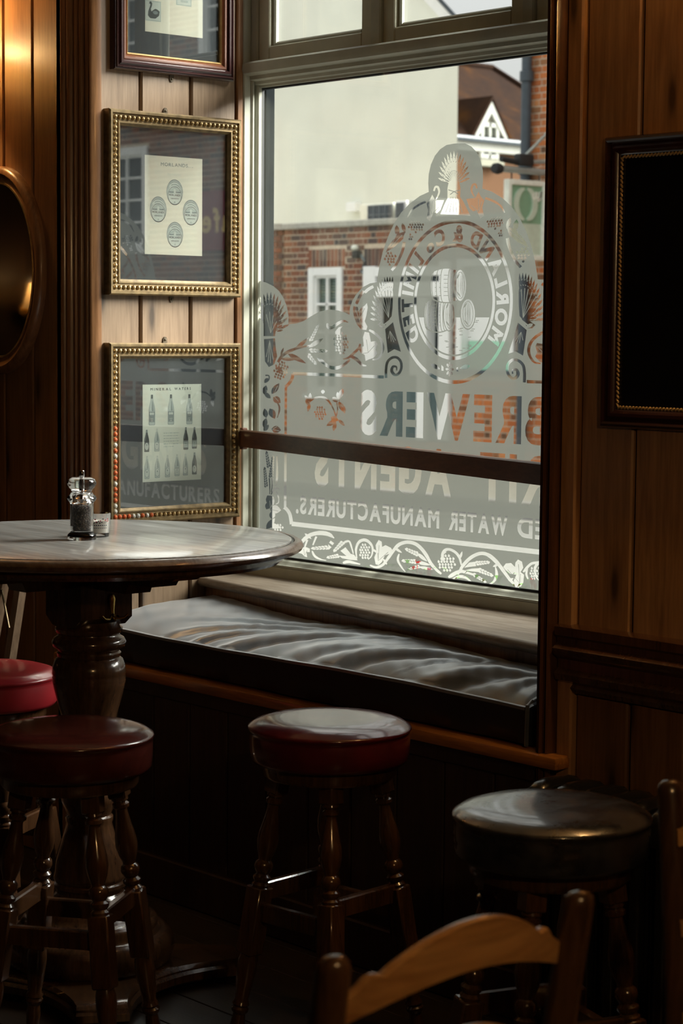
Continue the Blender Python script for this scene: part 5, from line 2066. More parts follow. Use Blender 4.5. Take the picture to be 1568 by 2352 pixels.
# =================================================================== LAMPS
def sconce(x, y, z, dirv, label, watts, col=(1.0, .60, .24)):
    o = thing('wall_lamp', label, 'lamp', (x, y, z), 0, None)
    d = Vector(dirv)
    MB().lathe([(.002, 0), (.04, 0), (.042, .004), (.036, .012), (.012, .018)], 24, TR(x, y, z) @ d.to_track_quat('Z', 'Y').to_matrix().to_4x4()).build('back_plate', 'brass', o, origin=(x, y, z))
    q = Vector((x, y, z)) + d * .11
    MB().tube([(x, y, z), tuple(Vector((x, y, z)) + d * .06 - Vector((0, 0, .03))), tuple(q - Vector((0, 0, .02))), tuple(q)], .006, 10).build('arm', 'brass', o, origin=(x, y, z))
    MB().lathe([(.012, 0), (.015, .004), (.015, .03), (.012, .034)], 16, TR(*q)).build('lamp_holder', 'brass', o, origin=(x, y, z))
    b = MB().lathe([(.075, .01), (.045, .12)], 32, TR(*q), cap=False)
    b.build('lamp_shade', 'lamp_shade', o, origin=(x, y, z))
    MB().lathe([(.010, .034), (.022, .055), (.025, .07), (.018, .088), (.004, .095)], 20, TR(*q)).build('bulb', 'bulb', o, smooth=60, origin=(x, y, z))
    l = bpy.data.lights.new('wall_lamp_light', 'POINT')
    l.energy = watts
    l.color = col
    l.shadow_soft_size = .03
    lo = bpy.data.objects.new('wall_lamp_light', l)
    COL.objects.link(lo)
    lo.location = q + Vector((0, 0, .105))
    return o


t = NT('lamp_shade')
d1 = t.n('ShaderNodeBsdfTranslucent')
d1.inputs['Color'].default_value = (.75, .55, .3, 1)
d2 = t.n('ShaderNodeBsdfDiffuse')
d2.inputs['Color'].default_value = (.7, .55, .35, 1)
mx = t.n('ShaderNodeMixShader')
t.l(d1.outputs[0], mx.inputs[1])
t.l(d2.outputs[0], mx.inputs[2])
t.l(mx.outputs[0], t.out.inputs['Surface'])
emit('bulb', (1.0, .62, .28), 12)
sconce(-5.36, YW - .02, 2.17, (0, -1, 0), 'shaded brass wall lamp above the oval mirror', 26)
sconce(-2.28, YW - .02, 2.15, (0, -1, 0), 'shaded brass wall lamp right of the dark framed board', 36)
sconce(-7.95, 1.45, 1.58, (1, 0, 0), 'shaded brass wall lamp on the far west wall', 1.3)


def pendant(x, y, z, watts, label):
    o = thing('pendant_lamp', label, 'lamp', (x, y, CEIL))
    MB().tube([(x, y, CEIL), (x, y, z + .16)], .004, 8).build('flex', 'rubber', o, origin=(x, y, CEIL))
    MB().lathe([(.04, CEIL - .02), (.045, CEIL - .004)], 20, TR(x, y, 0)).build('rose', 'brass', o, origin=(x, y, CEIL))
    MB().lathe([(.16, z), (.15, z + .03), (.10, z + .10), (.04, z + .15), (.012, z + .17)], 36, TR(x, y, 0), cap=False).build('lamp_shade', 'brass', o, origin=(x, y, CEIL))
    MB().lathe([(.004, z), (.025, z + .02), (.03, z + .04), (.018, z + .075), (.012, z + .11)], 20, TR(x, y, 0)).build('bulb', 'bulb', o, origin=(x, y, CEIL))
    l = bpy.data.lights.new('pendant_light', 'POINT')
    l.energy = watts
    l.color = (1.0, .62, .28)
    l.shadow_soft_size = .05
    lo = bpy.data.objects.new('pendant_light', l)
    COL.objects.link(lo)
    lo.location = (x, y, z - .06)


pendant(-.35, 1.25, 1.95, 20, 'brass pendant lamp hanging over the near side of the bar room')


# =================================================================== STREET
YB = 16.5
struct(MB().box((-60, 3.95, -.3), (40, 60, -.02)).build('road', 'asphalt'))
struct(MB().box((-60, 3.96, -.02), (40, 8.6, .0)).build('pavement_near', 'paving'))
struct(MB().box((-60, 8.6, -.02), (40, 12.0, .0)).build('pavement_middle', 'paving_shade_lift'))  # part of the near paving, lightened where the buildings shade it
struct(MB().box((-60, 13.5, -.02), (40, YB + 8, .02)).build('pavement_far', 'concrete_pale'))
struct(MB().box((-60, 12.0, -.02), (40, 12.2, .012)).build('kerb_near', 'concrete'))
struct(MB().box((-60, 13.3, -.02), (40, 13.5, .025)).build('kerb_far', 'concrete'))
# front of the public house round the window (shades the room)
pf = sname('wall_front')
b = MB()
b.box((-9, 3.886, 0), (XL - .115, 3.918, 4.5))
b.box((XR + .115, 3.89, 0), (4, 3.918, 4.5))
b.box((XL - .12, 3.89, 2.95), (XR + .12, 3.918, 4.5))
b.box((XL - .12, 3.89, 0), (XR + .12, 3.918, .78))
b.build('facade', 'pub_front', pf)
MB().box((XL - .0, 3.888, .78), (XR, 4.02, .812), .005).build('outer_sill', 'paint_grey', pf)

# ------------------------------------------------------------------ brick building opposite
bb = thing('brick_building', 'flat-roofed brown brick building with white sash windows across street', 'building', (-17.6, YB, 0), 0)
pA = onY(652, 515, YB)
XCn = pA[0]                               # outside corner
XE = onY(1200, 600, YB)[0]                # right end by the drainpipe
HT = onY(652, 528, YB)[2]                 # under the coping
b = MB()
b.box((XCn, YB + .15, 0), (XE, YB + 5, HT))
b.build('core', 'mortar', bb, origin=(-17.6, YB, 1))
b = MB()
b.box((XCn - .06, YB - .05, HT), (XE, YB + .30, HT + .072), .01)
b.build('coping', 'concrete', bb, origin=(-17.6, YB, HT))
MB().box((XCn, YB + .3, HT - .05), (XE, YB + 5, HT)).build('flat_roof', 'concrete', bb, origin=(-17.6, YB + 2, HT))
# angled return left of the corner
dr = Vector((-.80, -.60, 0)).normalized()
nrm = Vector((-.60, .80, 0))
p0 = Vector((XCn, YB, 0))
b = MB()
p1 = p0 + dr * 2.2
b.prism([(p0.x, p0.y + .03), (p1.x, p1.y + .03), (p1.x + nrm.x * 1.5, p1.y + nrm.y * 1.5), (p0.x, p0.y + 1.5)], 0, HT)
b.build('side_core', 'mortar', bb, origin=(-17.6, YB, 1))
b = MB()
pc0, pc1 = p0 - nrm * .05, p1 - nrm * .05
b.prism([(pc0.x, pc0.y), (pc1.x, pc1.y), (pc1.x + nrm.x * .35, pc1.y + nrm.y * .35), (pc0.x + nrm.x * .35, pc0.y + nrm.y * .35)], HT, HT + .072)
b.build('coping', 'concrete', bb, origin=(p0.x, p0.y, HT))

CH, SL, HL, JT = .0705, .157, .071, .013
win_rects = []


def px_rect(x0, y0, x1, y1, Y=YB):
    a = onY(x0, (y0 + y1) / 2, Y)
    c = onY(x1, (y0 + y1) / 2, Y)
    xm = (x0 + x1) / 2
    return a[0], c[0], onY(xm, y1, Y)[2], onY(xm, y0, Y)[2]


W1 = px_rect(711, 615, 788, 906)
W2 = px_rect(838, 612, 1040, 1012)
W3 = px_rect(1053, 597, 1187, 855)
win_rects = [W1, W2, W3]
SOLD = []
for X0, X1, Z0, Z1 in (W1, W2):
    SOLD.append((X0 - .03, X1 + .03, Z1 + .004, Z1 + .225))


def project(p):
    q = np.array(p, float) - CAM
    z = q @ _F
    return IW / 2 + FPX * (q @ _R) / z, IH / 2 - FPX * (q @ _U) / z


def brick_mesh(w_, h_, d_=.03):
    return MB().box((-w_ / 2, -.005, -h_ / 2), (w_ / 2, d_, h_ / 2), .002)


def is_arch(h):
    return h in SOLD


def brick_wall(x0, x1, z0, z1, holes, single, mats, parent, matrix=None, seed=1, limit=300, org=None):
    """Flemish bond; courses inside the photographed region become single bricks, the rest one joined part"""
    rb = random.Random(seed)
    if matrix is None:                          # bed of mortar behind the bricks, open at the windows
        zs_ = sorted({z0, z1} | {min(max(h[k], z0), z1) for h in holes for k in (2, 3)})
        mo = MB()
        for za_, zb2 in zip(zs_[:-1], zs_[1:]):
            if zb2 - za_ < .002:
                continue
            cuts = sorted((h[0], h[1]) for h in holes if h[2] < (za_ + zb2) / 2 < h[3] and not is_arch(h))
            xx = x0
            for c0, c1 in cuts + [(x1, x1)]:
                if c0 - xx > .002:
                    mo.box((xx, YB, za_), (min(c0, x1), YB + .16, zb2))
                xx = max(xx, c1)
        mo.build('mortar_bed', 'mortar', parent, smooth=0, origin=tuple(parent.location))
    meshes = {}
    far = MB()
    cnt = 0
    rows = int((z1 - z0) / CH)
    for r in range(rows):
        z = z1 - (r + .5) * CH
        x = x0 - (0 if r % 2 == 0 else .117)
        kind = 0
        while x < x1:
            w_ = SL if kind == 0 else HL
            a, c = max(x, x0), min(x + w_, x1)
            x += w_ + JT
            kind = 1 - kind
            if c - a < .02:
                continue
            segs = [(a, c)]
            for hx0, hx1, hz0, hz1 in holes:
                if hz0 - .02 < z < hz1 + .02:
                    out = []
                    for s0, s1 in segs:
                        if s1 <= hx0 or s0 >= hx1:
                            out.append((s0, s1))
                        else:
                            if s0 < hx0:
                                out.append((s0, hx0))
                            if s1 > hx1:
                                out.append((hx1, s1))
                    segs = out
            for s0, s1 in segs:
                if s1 - s0 < .02:
                    continue
                loc = Vector(((s0 + s1) / 2, YB - rb.uniform(0, .003), z))
                if matrix is not None:
                    loc = matrix @ loc
                px, py = project(loc)
                rot = matrix.to_euler().z if matrix is not None else 0.0
                if cnt < limit and single(px, py):
                    k = round(s1 - s0, 3)
                    if k not in meshes:
                        meshes[k] = brick_mesh(k, CH - JT).mesh('brick', mats[0], smooth=0)
                    o = put('brick', meshes[k], parent)
                    o.location = loc - Vector(parent.location)
                    o.rotation_euler = (0, 0, rot)
                    cnt += 1
                else:
                    Mx = Matrix.Translation(loc) @ Matrix.Rotation(rot, 4, 'Z')
                    w2, h2 = (s1 - s0) / 2, (CH - JT) / 2
                    far.add([(-w2, .02, -h2), (w2, .02, -h2), (w2, .02, h2), (-w2, .02, h2), (-w2, -.005, -h2), (w2, -.005, -h2), (w2, -.005, h2), (-w2, -.005, h2)],
                            [(4, 5, 6, 7), (0, 4, 7, 3), (5, 1, 2, 6), (7, 6, 2, 3), (0, 1, 5, 4)], Mx)
    if far.v:
        far.build('brickwork', mats[1], parent, smooth=0, origin=tuple(parent.location))['kind'] = 'stuff'
    return cnt


holes = win_rects + SOLD
ZSPLIT = .98
nb = brick_wall(XCn + .005, XE, ZSPLIT, HT, holes, lambda x, y: 640 < x < 868 and 515 < y < 745, ('brick_brown', 'brick_brown_far'), bb, seed=3, limit=255)
brick_wall(XCn + .005, XE, .03, ZSPLIT, win_rects, lambda x, y: False, ('brick_orange', 'brick_orange_far'), bb, seed=4)
Mr = Matrix.Translation(p0) @ Matrix.Rotation(math.atan2(dr.y, dr.x) + PI, 4, 'Z') @ Matrix.Translation((-p0.x, -p0.y, 0))
brick_wall(p0.x - 2.1, p0.x - .01, .03, HT, [], lambda x, y: 612 < x < 655 and 515 < y < 700, ('brick_brown', 'brick_brown_far'), bb, matrix=Mr, seed=8, limit=45)
sm = brick_mesh(.052, .205).mesh('brick', 'brick_brown', smooth=0)
for X0, X1, Z0, Z1 in SOLD:
    n = int((X1 - X0) / .062)
    for i in range(n):
        px, py = project((X0, YB, Z1))
        o = put('brick', sm, bb)
        o.location = Vector((X0 + (i + .5) * (X1 - X0) / n, YB - .002, (Z0 + Z1) / 2)) - Vector(bb.location)
        o.rotation_euler = (0, random.uniform(-.02, .02), 0)


def window_unit(rc, parent, fw=.10, muntins=(1, 2), blind=False, mat='paint_white', glass='shop_glass', back='shop_dark', Y=YB, sill=True):
    X0, X1, Z0, Z1 = rc
    b = MB()
    for lo, hi in (((X0, Z0), (X0 + fw, Z1)), ((X1 - fw, Z0), (X1, Z1)), ((X0 + fw, Z1 - fw), (X1 - fw, Z1)), ((X0 + fw, Z0), (X1 - fw, Z0 + fw * .7))):
        b.box((lo[0], Y - (.04 if hi[1] - lo[1] > fw * 1.5 else .038), lo[1]), (hi[0], Y + .10, hi[1]), .006)
    org = ((X0 + X1) / 2, Y, (Z0 + Z1) / 2)
    f = b.build('window', mat, parent, origin=org)
    i0, i1, j0, j1 = X0 + fw, X1 - fw, Z0 + fw * .7, Z1 - fw
    b = MB()
    s_ = .028
    for lo, hi in (((i0, j0), (i0 + s_, j1)), ((i1 - s_, j0), (i1, j1)), ((i0 + s_, j1 - s_), (i1 - s_, j1)), ((i0 + s_, j0), (i1 - s_, j0 + s_))):
        b.box((lo[0], Y - .005, lo[1]), (hi[0], Y + .05, hi[1]), .003)
    nx, nzm = muntins
    for k in range(1, nx + 1):
        x = i0 + (i1 - i0) * k / (nx + 1)
        b.box((x - .017, Y + .0, j0), (x + .017, Y + .04, j1), .003)
    for k in range(1, nzm + 1):
        z = j0 + (j1 - j0) * k / (nzm + 1)
        b.box((i0, Y + .0, z - .014), (i1, Y + .04, z + .014), .003)
    b.build('sash_bars', mat, f, origin=org)
    MB().box((i0, Y + .045, j0), (i1, Y + .049, j1)).build('pane', glass, f, smooth=0, origin=org)
    if blind:
        b = MB()
        nsl = int((j1 - j0) / .034)
        for k in range(nsl):
            z = j0 + (k + .5) * (j1 - j0) / nsl
            b.box((i0, Y + .065, z - .0115), (i1, Y + .075, z + .0115))
        b.build('blind', 'blind', f, smooth=0, origin=org)['kind'] = 'stuff'
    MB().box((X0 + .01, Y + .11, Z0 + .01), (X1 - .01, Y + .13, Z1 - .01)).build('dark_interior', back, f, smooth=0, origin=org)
    if sill:
        MB().box((X0 - .04, Y - .09, Z0 - .05), (X1 + .04, Y + .02, Z0 + .005), .006).build('sill', mat, f, origin=org)
    return f


window_unit(W1, bb, fw=.095, muntins=(1, 3), blind=True)


# shop window W2 by its posts, photographed edges
def bar(x0, y0, x1, y1, mat, parent, name, d0=-.05, d1=.10, org=None):
    X0, X1, Z0, Z1 = px_rect(x0, y0, x1, y1)
    return MB().box((X0, YB + d0, Z0), (X1, YB + d1, Z1), .006).build(name, mat, parent, origin=org or ((X0 + X1) / 2, YB, (Z0 + Z1) / 2))


X0, X1, Z0, Z1 = W2
sf = MB().box((X0 + .01, YB + .105, Z0), (X1 - .01, YB + .125, Z1 - .01)).build('shop_window', 'shop_dark', bb, smooth=0, origin=((X0 + X1) / 2, YB, 1.2))
bar(838, 612, 866, 1012, 'paint_white', sf, 'post')
bar(963, 684, 985, 1012, 'paint_white', sf, 'post')
bar(1012, 600, 1037, 1012, 'paint_white', sf, 'post')
bar(840, 613, 1035, 634, 'paint_white', sf, 'head', -.044, .094)
bar(840, 648, 1035, 682, 'paint_white', sf, 'transom_bar', -.046, .092)
bar(940, 700, 963, 870, 'paint_white', sf, 'door_stile', 0, .09)
bar(866, 860, 963, 1012, 'teal_dark', sf, 'stall_riser', 0, .08)
bar(985, 860, 1012, 1012, 'teal_dark', sf, 'stall_riser', 0, .08)
bar(866, 634, 1012, 1000, 'shop_glass', sf, 'pane', .085, .09)
X0, X1, Z0, Z1 = W3
sf3 = MB().box((X0 + .01, YB + .105, Z0), (X1 - .01, YB + .125, Z1 - .01)).build('shop_window', 'ink_pale', bb, smooth=0, origin=((X0 + X1) / 2, YB, 1.7))
bar(1053, 595, 1066, 855, 'paint_white', sf3, 'post')
bar(1176, 595, 1187, 855, 'paint_white', sf3, 'post')
bar(1054, 594, 1186, 612, 'paint_white', sf3, 'head', -.044, .094)
bar(1066, 612, 1176, 784, 'paint_white', sf3, 'white_screen', .07, .10)
bar(1066, 784, 1176, 856, 'mint', sf3, 'mint_panel', .06, .10)
bar(1053, 850, 1187, 860, 'slate_dark', sf3, 'sill', -.06, .05)

# security lamp and its cable by the first window
sl = onY(826, 572, YB)
so = thing('security_lamp', 'black wall lamp with pale globe above the brick window', 'lamp', tuple(sl))
MB().box((sl[0] - .05, YB - .09, sl[2] - .11), (sl[0] + .05, YB - .012, sl[2] - .02), .015, seg=2).build('housing', 'rubber', so, origin=tuple(sl))
MB().lathe([(.012, -.035), (.042, -.02), (.048, .0), (.034, .026), (.006, .035)], 18, TR(sl[0] - .02, YB - .06, sl[2] + .015)).build('globe', 'sign_rim', so, origin=tuple(sl))
pc = [onY(x, y, YB - .02) for x, y in ((829, 585), (836, 600), (834, 612), (829, 622), (836, 630))]
MB().tube([tuple(p) for p in pc], .016, 8).build('cable', 'paint_grey', so, origin=tuple(sl))

# plant on the flat roof
YR = YB + 1.6


def roof_box(x0, y0, x1, y1, dep, name, label, cat, mat, grille=None):
    a, c = onY(x0, (y0 + y1) / 2, YR), onY(x1, (y0 + y1) / 2, YR)
    z0, z1 = HT, onY((x0 + x1) / 2, y0, YR)[2]
    org = ((a[0] + c[0]) / 2, YR, z0)
    o = thing(name, label, cat, org)
    MB().box((a[0], YR, z0), (c[0], YR + dep, z1), .01).build('casing', mat, o, origin=org)
    if grille:
        g0, g1 = onY(grille[0], (y0 + y1) / 2, YR)[0], onY(grille[1], (y0 + y1) / 2, YR)[0]
        gz0, gz1 = z0 + .03, z1 - .03
        g = MB().box((g0, YR - .012, gz0), (g1, YR + .002, gz1)).build('grille', 'slate_dark', o, smooth=0, origin=org)
        b = MB()
        for i in range(5):
            x = g0 + (g1 - g0) * i / 4
            b.box((x - .006, YR - .02, gz0), (x + .006, YR - .010, gz1))
        for i in range(4):
            z = gz0 + (gz1 - gz0) * i / 3
            b.box((g0, YR - .02, z - .005), (g1, YR - .010, z + .005))
        b.build('guard_wire', 'lead_grey', g, smooth=0, origin=org)['kind'] = 'stuff'
    return o


roof_box(826, 467, 902, 500, .5, 'air_conditioner', 'wide grey air conditioner with dark grille, leftmost on flat roof', 'air conditioner', 'sign_rim', (847, 901))
roof_box(906, 461, 932, 500, .4, 'air_conditioner', 'small white air conditioner beside the wide grey one', 'air conditioner', 'paint_white', (911, 927))
roof_box(936, 457, 1000, 500, .4, 'air_conditioner', 'pale air conditioner furthest right on the flat roof', 'air conditioner', 'sign_rim', (950, 985))
vb = onY(815, 476, 20.95)
MB().box((vb[0] - .11, 20.86, vb[2] - .07), (vb[0] + .11, 20.99, vb[2] + .07), .01).build('junction_box', 'paint_white')
tag(bpy.data.objects['junction_box'], 'small white junction box on the rendered gable', 'box')

# ------------------------------------------------------------------ pale rendered gable behind
YGB = 21.0
ge = onY(1050, 300, YGB)[0]
gt = onY(1020, 52, YGB)
gz = onY(1048, 90, YGB)[2]
gl_ = onY(965, -8, YGB)
slope = (gl_[2] - gz) / (ge - gl_[0])
gbd = thing('rendered_gable_house', 'tall pale rendered gable wall rising behind the flat roof', 'building', (ge - 4, YGB, 0))
xr_ = ge - 4.6
zr = gz + slope * 4.6
out = [(ge, 0), (ge, gz), (xr_, zr), (xr_ - 4.6, gz), (xr_ - 4.6, 0)]
Mv = Matrix(((1, 0, -1.05, 0), (0, 0, 1, YGB), (0, 1, 0, 0), (0, 0, 0, 1)))      # plot runs back at a slant
MB().prism(out, 0, 4, Mv).build('gable_wall', 'render_white', gbd, smooth=0, origin=(ge - 4, YGB, 0))
for s_, x1_ in ((1, ge + .01), (-1, xr_ - 4.61)):
    b = MB()
    zz = gz - .01 * slope
    b.prism([(x1_, zz), (x1_, zz + .20), (xr_, zr + .20), (xr_, zr)], -.03, .0, Mv)
    b.build('bargeboard', 'paint_white', gbd, smooth=0, origin=(ge - 4, YGB, 0))
    b = MB()
    b.prism([(x1_ + s_ * .01, zz + .20), (x1_ + s_ * .01, zz + .27), (xr_, zr + .28), (xr_, zr + .21)], -.06, 4.0, Mv)
    b.build('roof_slope', 'slate_dark', gbd, smooth=0, origin=(ge - 4, YGB, 0))

# ------------------------------------------------------------------ tiled house down the side street
XH = onX(1052, 300, 0.001)[0]
XH = -30.4
hs = thing('tiled_house', 'orange brick house with mossy clay tile roof and gabled dormer', 'building', (XH, 31.0, 0))
eL, eR = onX(1052, 300, XH), onX(1210, 345, XH)
ze0 = (eL[2] + eR[2]) / 2
YH0, YH1 = 27.5, 34.2
org = (XH, 31.0, 0)
MB().box((XH - 7, YH0, 0), (XH, YH1, ze0 - .05)).build('wall', 'brick_far_wall', hs, smooth=0, origin=org) if 'brick_far_wall' in M else None
t = NT('brick_far_wall')
t.bsdf((.4, .16, .07), .95, spec=.05)
tcn = t.n('ShaderNodeTexCoord')
mp = t.n('ShaderNodeMapping')
mp.inputs['Rotation'].default_value = (PI / 2, 0, PI / 2)
t.l(tcn.outputs['Object'], mp.inputs['Vector'])
bt_ = t.n('ShaderNodeTexBrick')
bt_.inputs['Color1'].default_value = (.12, .040, .016, 1)
bt_.inputs['Color2'].default_value = (.09, .032, .015, 1)
bt_.inputs['Mortar'].default_value = (.10, .055, .032, 1)
bt_.inputs['Scale'].default_value = 6.5
bt_.inputs['Mortar Size'].default_value = .012
t.l(mp.outputs[0], bt_.inputs['Vector'])
t.l(bt_.outputs['Color'], t.b.inputs['Base Color'])
MB().box((XH - 7, YH0, 0), (XH, YH1, ze0 - .05)).build('wall', 'brick_far_wall', hs, smooth=0, origin=org)
rl, rr_ = onX(1052, 149, XH - 2.6), onX(1131, 157, XH - 2.6)
zr = (rl[2] + rr_[2]) / 2
b = MB()
vs = [(XH + .18, YH0, ze0), (XH + .18, YH1 + .2, ze0), (XH - 2.6, rr_[1], zr), (XH - 2.6, YH0, zr), (XH - 6, YH0, ze0), (XH - 6, YH1 + .2, ze0)]
b.add(vs, [(0, 1, 2, 3), (1, 5, 2), (4, 3, 2, 5), (0, 4, 5, 1), (0, 3, 4)])
b.build('roof', 'roof_tile', hs, smooth=0, origin=org)
MB().tube([(XH - 2.6, YH0, zr + .02), (XH - 2.6, rr_[1], zr + .02)], .07, 8).build('ridge_tiles', 'roof_tile', hs, origin=org)
MB().tube([(XH - 2.6, rr_[1], zr + .02), (XH + .18, YH1 + .2, ze0 + .04)], .06, 8).build('hip_tiles', 'roof_tile', hs, origin=org)
MB().box((XH + .02, YH0, ze0 - .26), (XH + .16, YH1 + .1, ze0 - .06), .01).build('fascia', 'house_white', hs, origin=org)
MB().tube([(XH + .24, YH0, ze0 - .02), (XH + .24, YH1 + .1, ze0 - .05)], .06, 8).build('gutter', 'slate_dark', hs, origin=org)
# dormer
ap, dl_, dr_ = onX(1125, 232, XH + .1), onX(1092, 300, XH + .1), onX(1172, 322, XH + .1)
yc = ap[1]
hw = (dr_[1] - dl_[1]) / 2 * .95
zd = ze0 + .02
za_ = ap[2]
Mx = Matrix(((0, 0, 1, XH + .02), (1, 0, 0, 0), (0, 1, 0, 0), (0, 0, 0, 1)))
dm = MB().prism([(yc - hw * .74, zd - .05), (yc + hw * .74, zd - .05), (yc + hw * .74, zd + .05), (yc, za_ - .22), (yc - hw * .74, zd + .05)], -1.2, .06, Mx).build('dormer', 'house_cream', hs, smooth=0, origin=org)
for s_ in (-1, 1):
    MB().prism([(yc, za_), (yc, za_ - .24), (yc + s_ * hw * .88, zd - .04), (yc + s_ * hw, zd + .04)], .04, .14, Mx).build('bargeboard', 'house_white', dm, smooth=0, origin=org)
    MB().prism([(yc, za_ + .02), (yc, za_ + .10), (yc + s_ * (hw + .12), zd - .0), (yc + s_ * (hw + .08), zd - .07)], -1.8, .16, Mx).build('dormer_roof', 'roof_tile', dm, smooth=0, origin=org)


def side_window(y0, y1, z0, z1, parent):
    b = MB()
    f_ = .09
    for lo, hi in (((y0, z0), (y0 + f_, z1)), ((y1 - f_, z0), (y1, z1)), ((y0 + f_, z1 - f_), (y1 - f_, z1)), ((y0 + f_, z0), (y1 - f_, z0 + f_)), (((y0 + y1) / 2 - .03, z0), ((y0 + y1) / 2 + .03, z1))):
        b.box((XH + .06, lo[0], lo[1]), (XH + .14, hi[0], hi[1]), .005)
    w_ = b.build('window', 'house_white', parent, origin=org)
    MB().box((XH + .07, y0 + f_, z0 + f_), (XH + .09, y1 - f_, z1 - f_)).build('pane', 'shop_glass', w_, smooth=0, origin=org)
    MB().box((XH + .05, y0 + .02, z0 + .02), (XH + .062, y1 - .02, z1 - .02)).build('dark_interior', 'lead_grey', w_, smooth=0, origin=org)


wz0 = onX(1120, 365, XH + .1)[2]
wy0, wy1 = onX(1101, 340, XH + .1)[1], onX(1143, 340, XH + .1)[1]
side_window(wy0, wy1, wz0, onX(1122, 282, XH + .1)[2], hs)
MB().box((XH, wy0 - .08, wz0 - .16), (XH + .22, wy1 + .08, wz0 - .02), .01).build('window_sill', 'house_cream', hs, origin=org)

# ------------------------------------------------------------------ orange brick shop with drainpipe and hanging sign
XO = onY(1216, 300, YB)[0]
ob = thing('orange_brick_shop', 'bright orange brick shop corner beside the hanging green sign', 'building', (XO + 2, YB, 0))
MB().box((XO, YB + .15, 0), (2.0, YB + 5, 6.2)).build('core', 'mortar', ob, smooth=0, origin=(XO + 2, YB, 0))
dn = px_rect(1260, 640, 1420, 1010)
brick_wall(XO + .004, XO + 1.9, .02, 6.15, [], lambda x, y: 1208 < x < 1262 and 100 < y < 660, ('brick_orange', 'brick_orange_far'), ob, seed=12, limit=130)
CH_keep = (CH, SL, HL)
CH, SL, HL = .0705, .157, .071
rw = []
for xw, zw in ((2.5, 2.6), (4.6, 2.6), (6.7, 2.6), (8.8, 2.6), (10.9, 2.6), (2.5, .6), (4.6, .6)):
    rw.append((XO + xw, XO + xw + 1.0, zw, zw + 1.5))
brick_wall(XO + 1.9, 2.0, .02, 6.15, rw, lambda x, y: False, ('brick_brown', 'brick_brown_far'), ob, seed=13)
for rc in rw:
    window_unit(rc, ob, fw=.11, muntins=(1, 3))
pp = onY(1222, 150, YB - .07)
MB().lathe([(.055, .3), (.055, 4.15), (.075, 4.16), (.075, 4.26), (.055, 4.27), (.055, 6.0)], 14, TR(XO + .02, YB - .08, 0)).build('drainpipe', 'slate_dark', ob, origin=(XO + 2, YB, 0))
MB().lathe([(.075, 3.18), (.075, 3.28)], 14, TR(XO + .02, YB - .08, 0)).build('pipe_collar', 'slate_dark', ob, origin=(XO + 2, YB, 0))

# hanging sign, hung out over the pavement at right angles to the shop
XS = onY(1243, 500, YB - .12)[0]


def S(x, y):
    p = onX(x, y, XS)
    return p


s_tl, s_br = S(1162, 412), S(1243, 598)
yo, yi = s_tl[1], S(1250, 420)[1]
zt_, zb_ = s_tl[2], S(1165, 596)[2]
zt_ = S(1162, 411)[2]
hg = thing('hanging_sign', 'green hanging shop sign in a pale frame on an iron bracket', 'sign', (XS, (yo + yi) / 2, zb_))
og = (XS, (yo + yi) / 2, zb_)
fr = .055
b = MB()
for lo, hi in (((yo, zb_), (yo + fr, zt_)), ((yi - fr, zb_), (yi, zt_)), ((yo + fr, zt_ - fr), (yi - fr, zt_)), ((yo + fr, zb_), (yi - fr, zb_ + fr))):
    b.box((XS - .04, lo[0], lo[1]), (XS + .04, hi[0], hi[1]), .008)
b.build('frame', 'sign_rim', hg, origin=og)
zmid = zb_ + (zt_ - zb_) * .46
MB().box((XS - .025, yo + .03, zmid), (XS + .015, yi - .03, zt_ - .03)).build('board_green', 'sign_green', hg, smooth=0, origin=og)
MB().box((XS - .025, yo + .03, zb_ + .03), (XS + .015, yi - .03, zmid)).build('board_pale', 'sign_pale', hg, smooth=0, origin=og)
wy, wz = (yi - yo), (zt_ - zb_)


def sp(u, v_):
    return yo + wy * u, zb_ + wz * v_


for sgn in (-1, 1):                                      # big stencilled O in two halves
    pts = []
    for i in range(15):
        a = math.radians(80 - 160 * i / 14) if sgn > 0 else math.radians(100 + 160 * i / 14)
        u, v_ = .465 + .245 * math.cos(a), .70 + .195 * math.sin(a)
        pts.append(sp(u, v_))
    w_ = [.012 + .026 * math.sin(PI * i / 14) ** .7 for i in range(15)]
    q = stroke(pts, [x * 1.9 for x in w_])
    MB().prism(q, .012, .034, Matrix(((0, 0, 1, XS), (1, 0, 0, 0), (0, 1, 0, 0), (0, 0, 0, 1)))).build('letter', 'sign_pale', hg, smooth=0, origin=og)
for pts in ([(.66, .845), (.64, .80), (.66, .775), (.71, .79), (.74, .86)], [(.77, .86), (.75, .80), (.78, .775), (.83, .80), (.86, .87)], [(.86, .87), (.84, .80), (.80, .755), (.76, .76)]):
    q = [sp(*p) for p in smooth_line(pts)]
    MB().prism(stroke(q, .022), .012, .036, Matrix(((0, 0, 1, XS), (1, 0, 0, 0), (0, 1, 0, 0), (0, 0, 0, 1)))).build('letter', 'sign_rim', hg, smooth=0, origin=og)
q = [sp(*p) for p in ell(.91, .775, .02, .012, 10)]
MB().prism(q, .012, .034, Matrix(((0, 0, 1, XS), (1, 0, 0, 0), (0, 1, 0, 0), (0, 0, 0, 1)))).build('letter', 'sign_rim', hg, smooth=0, origin=og)
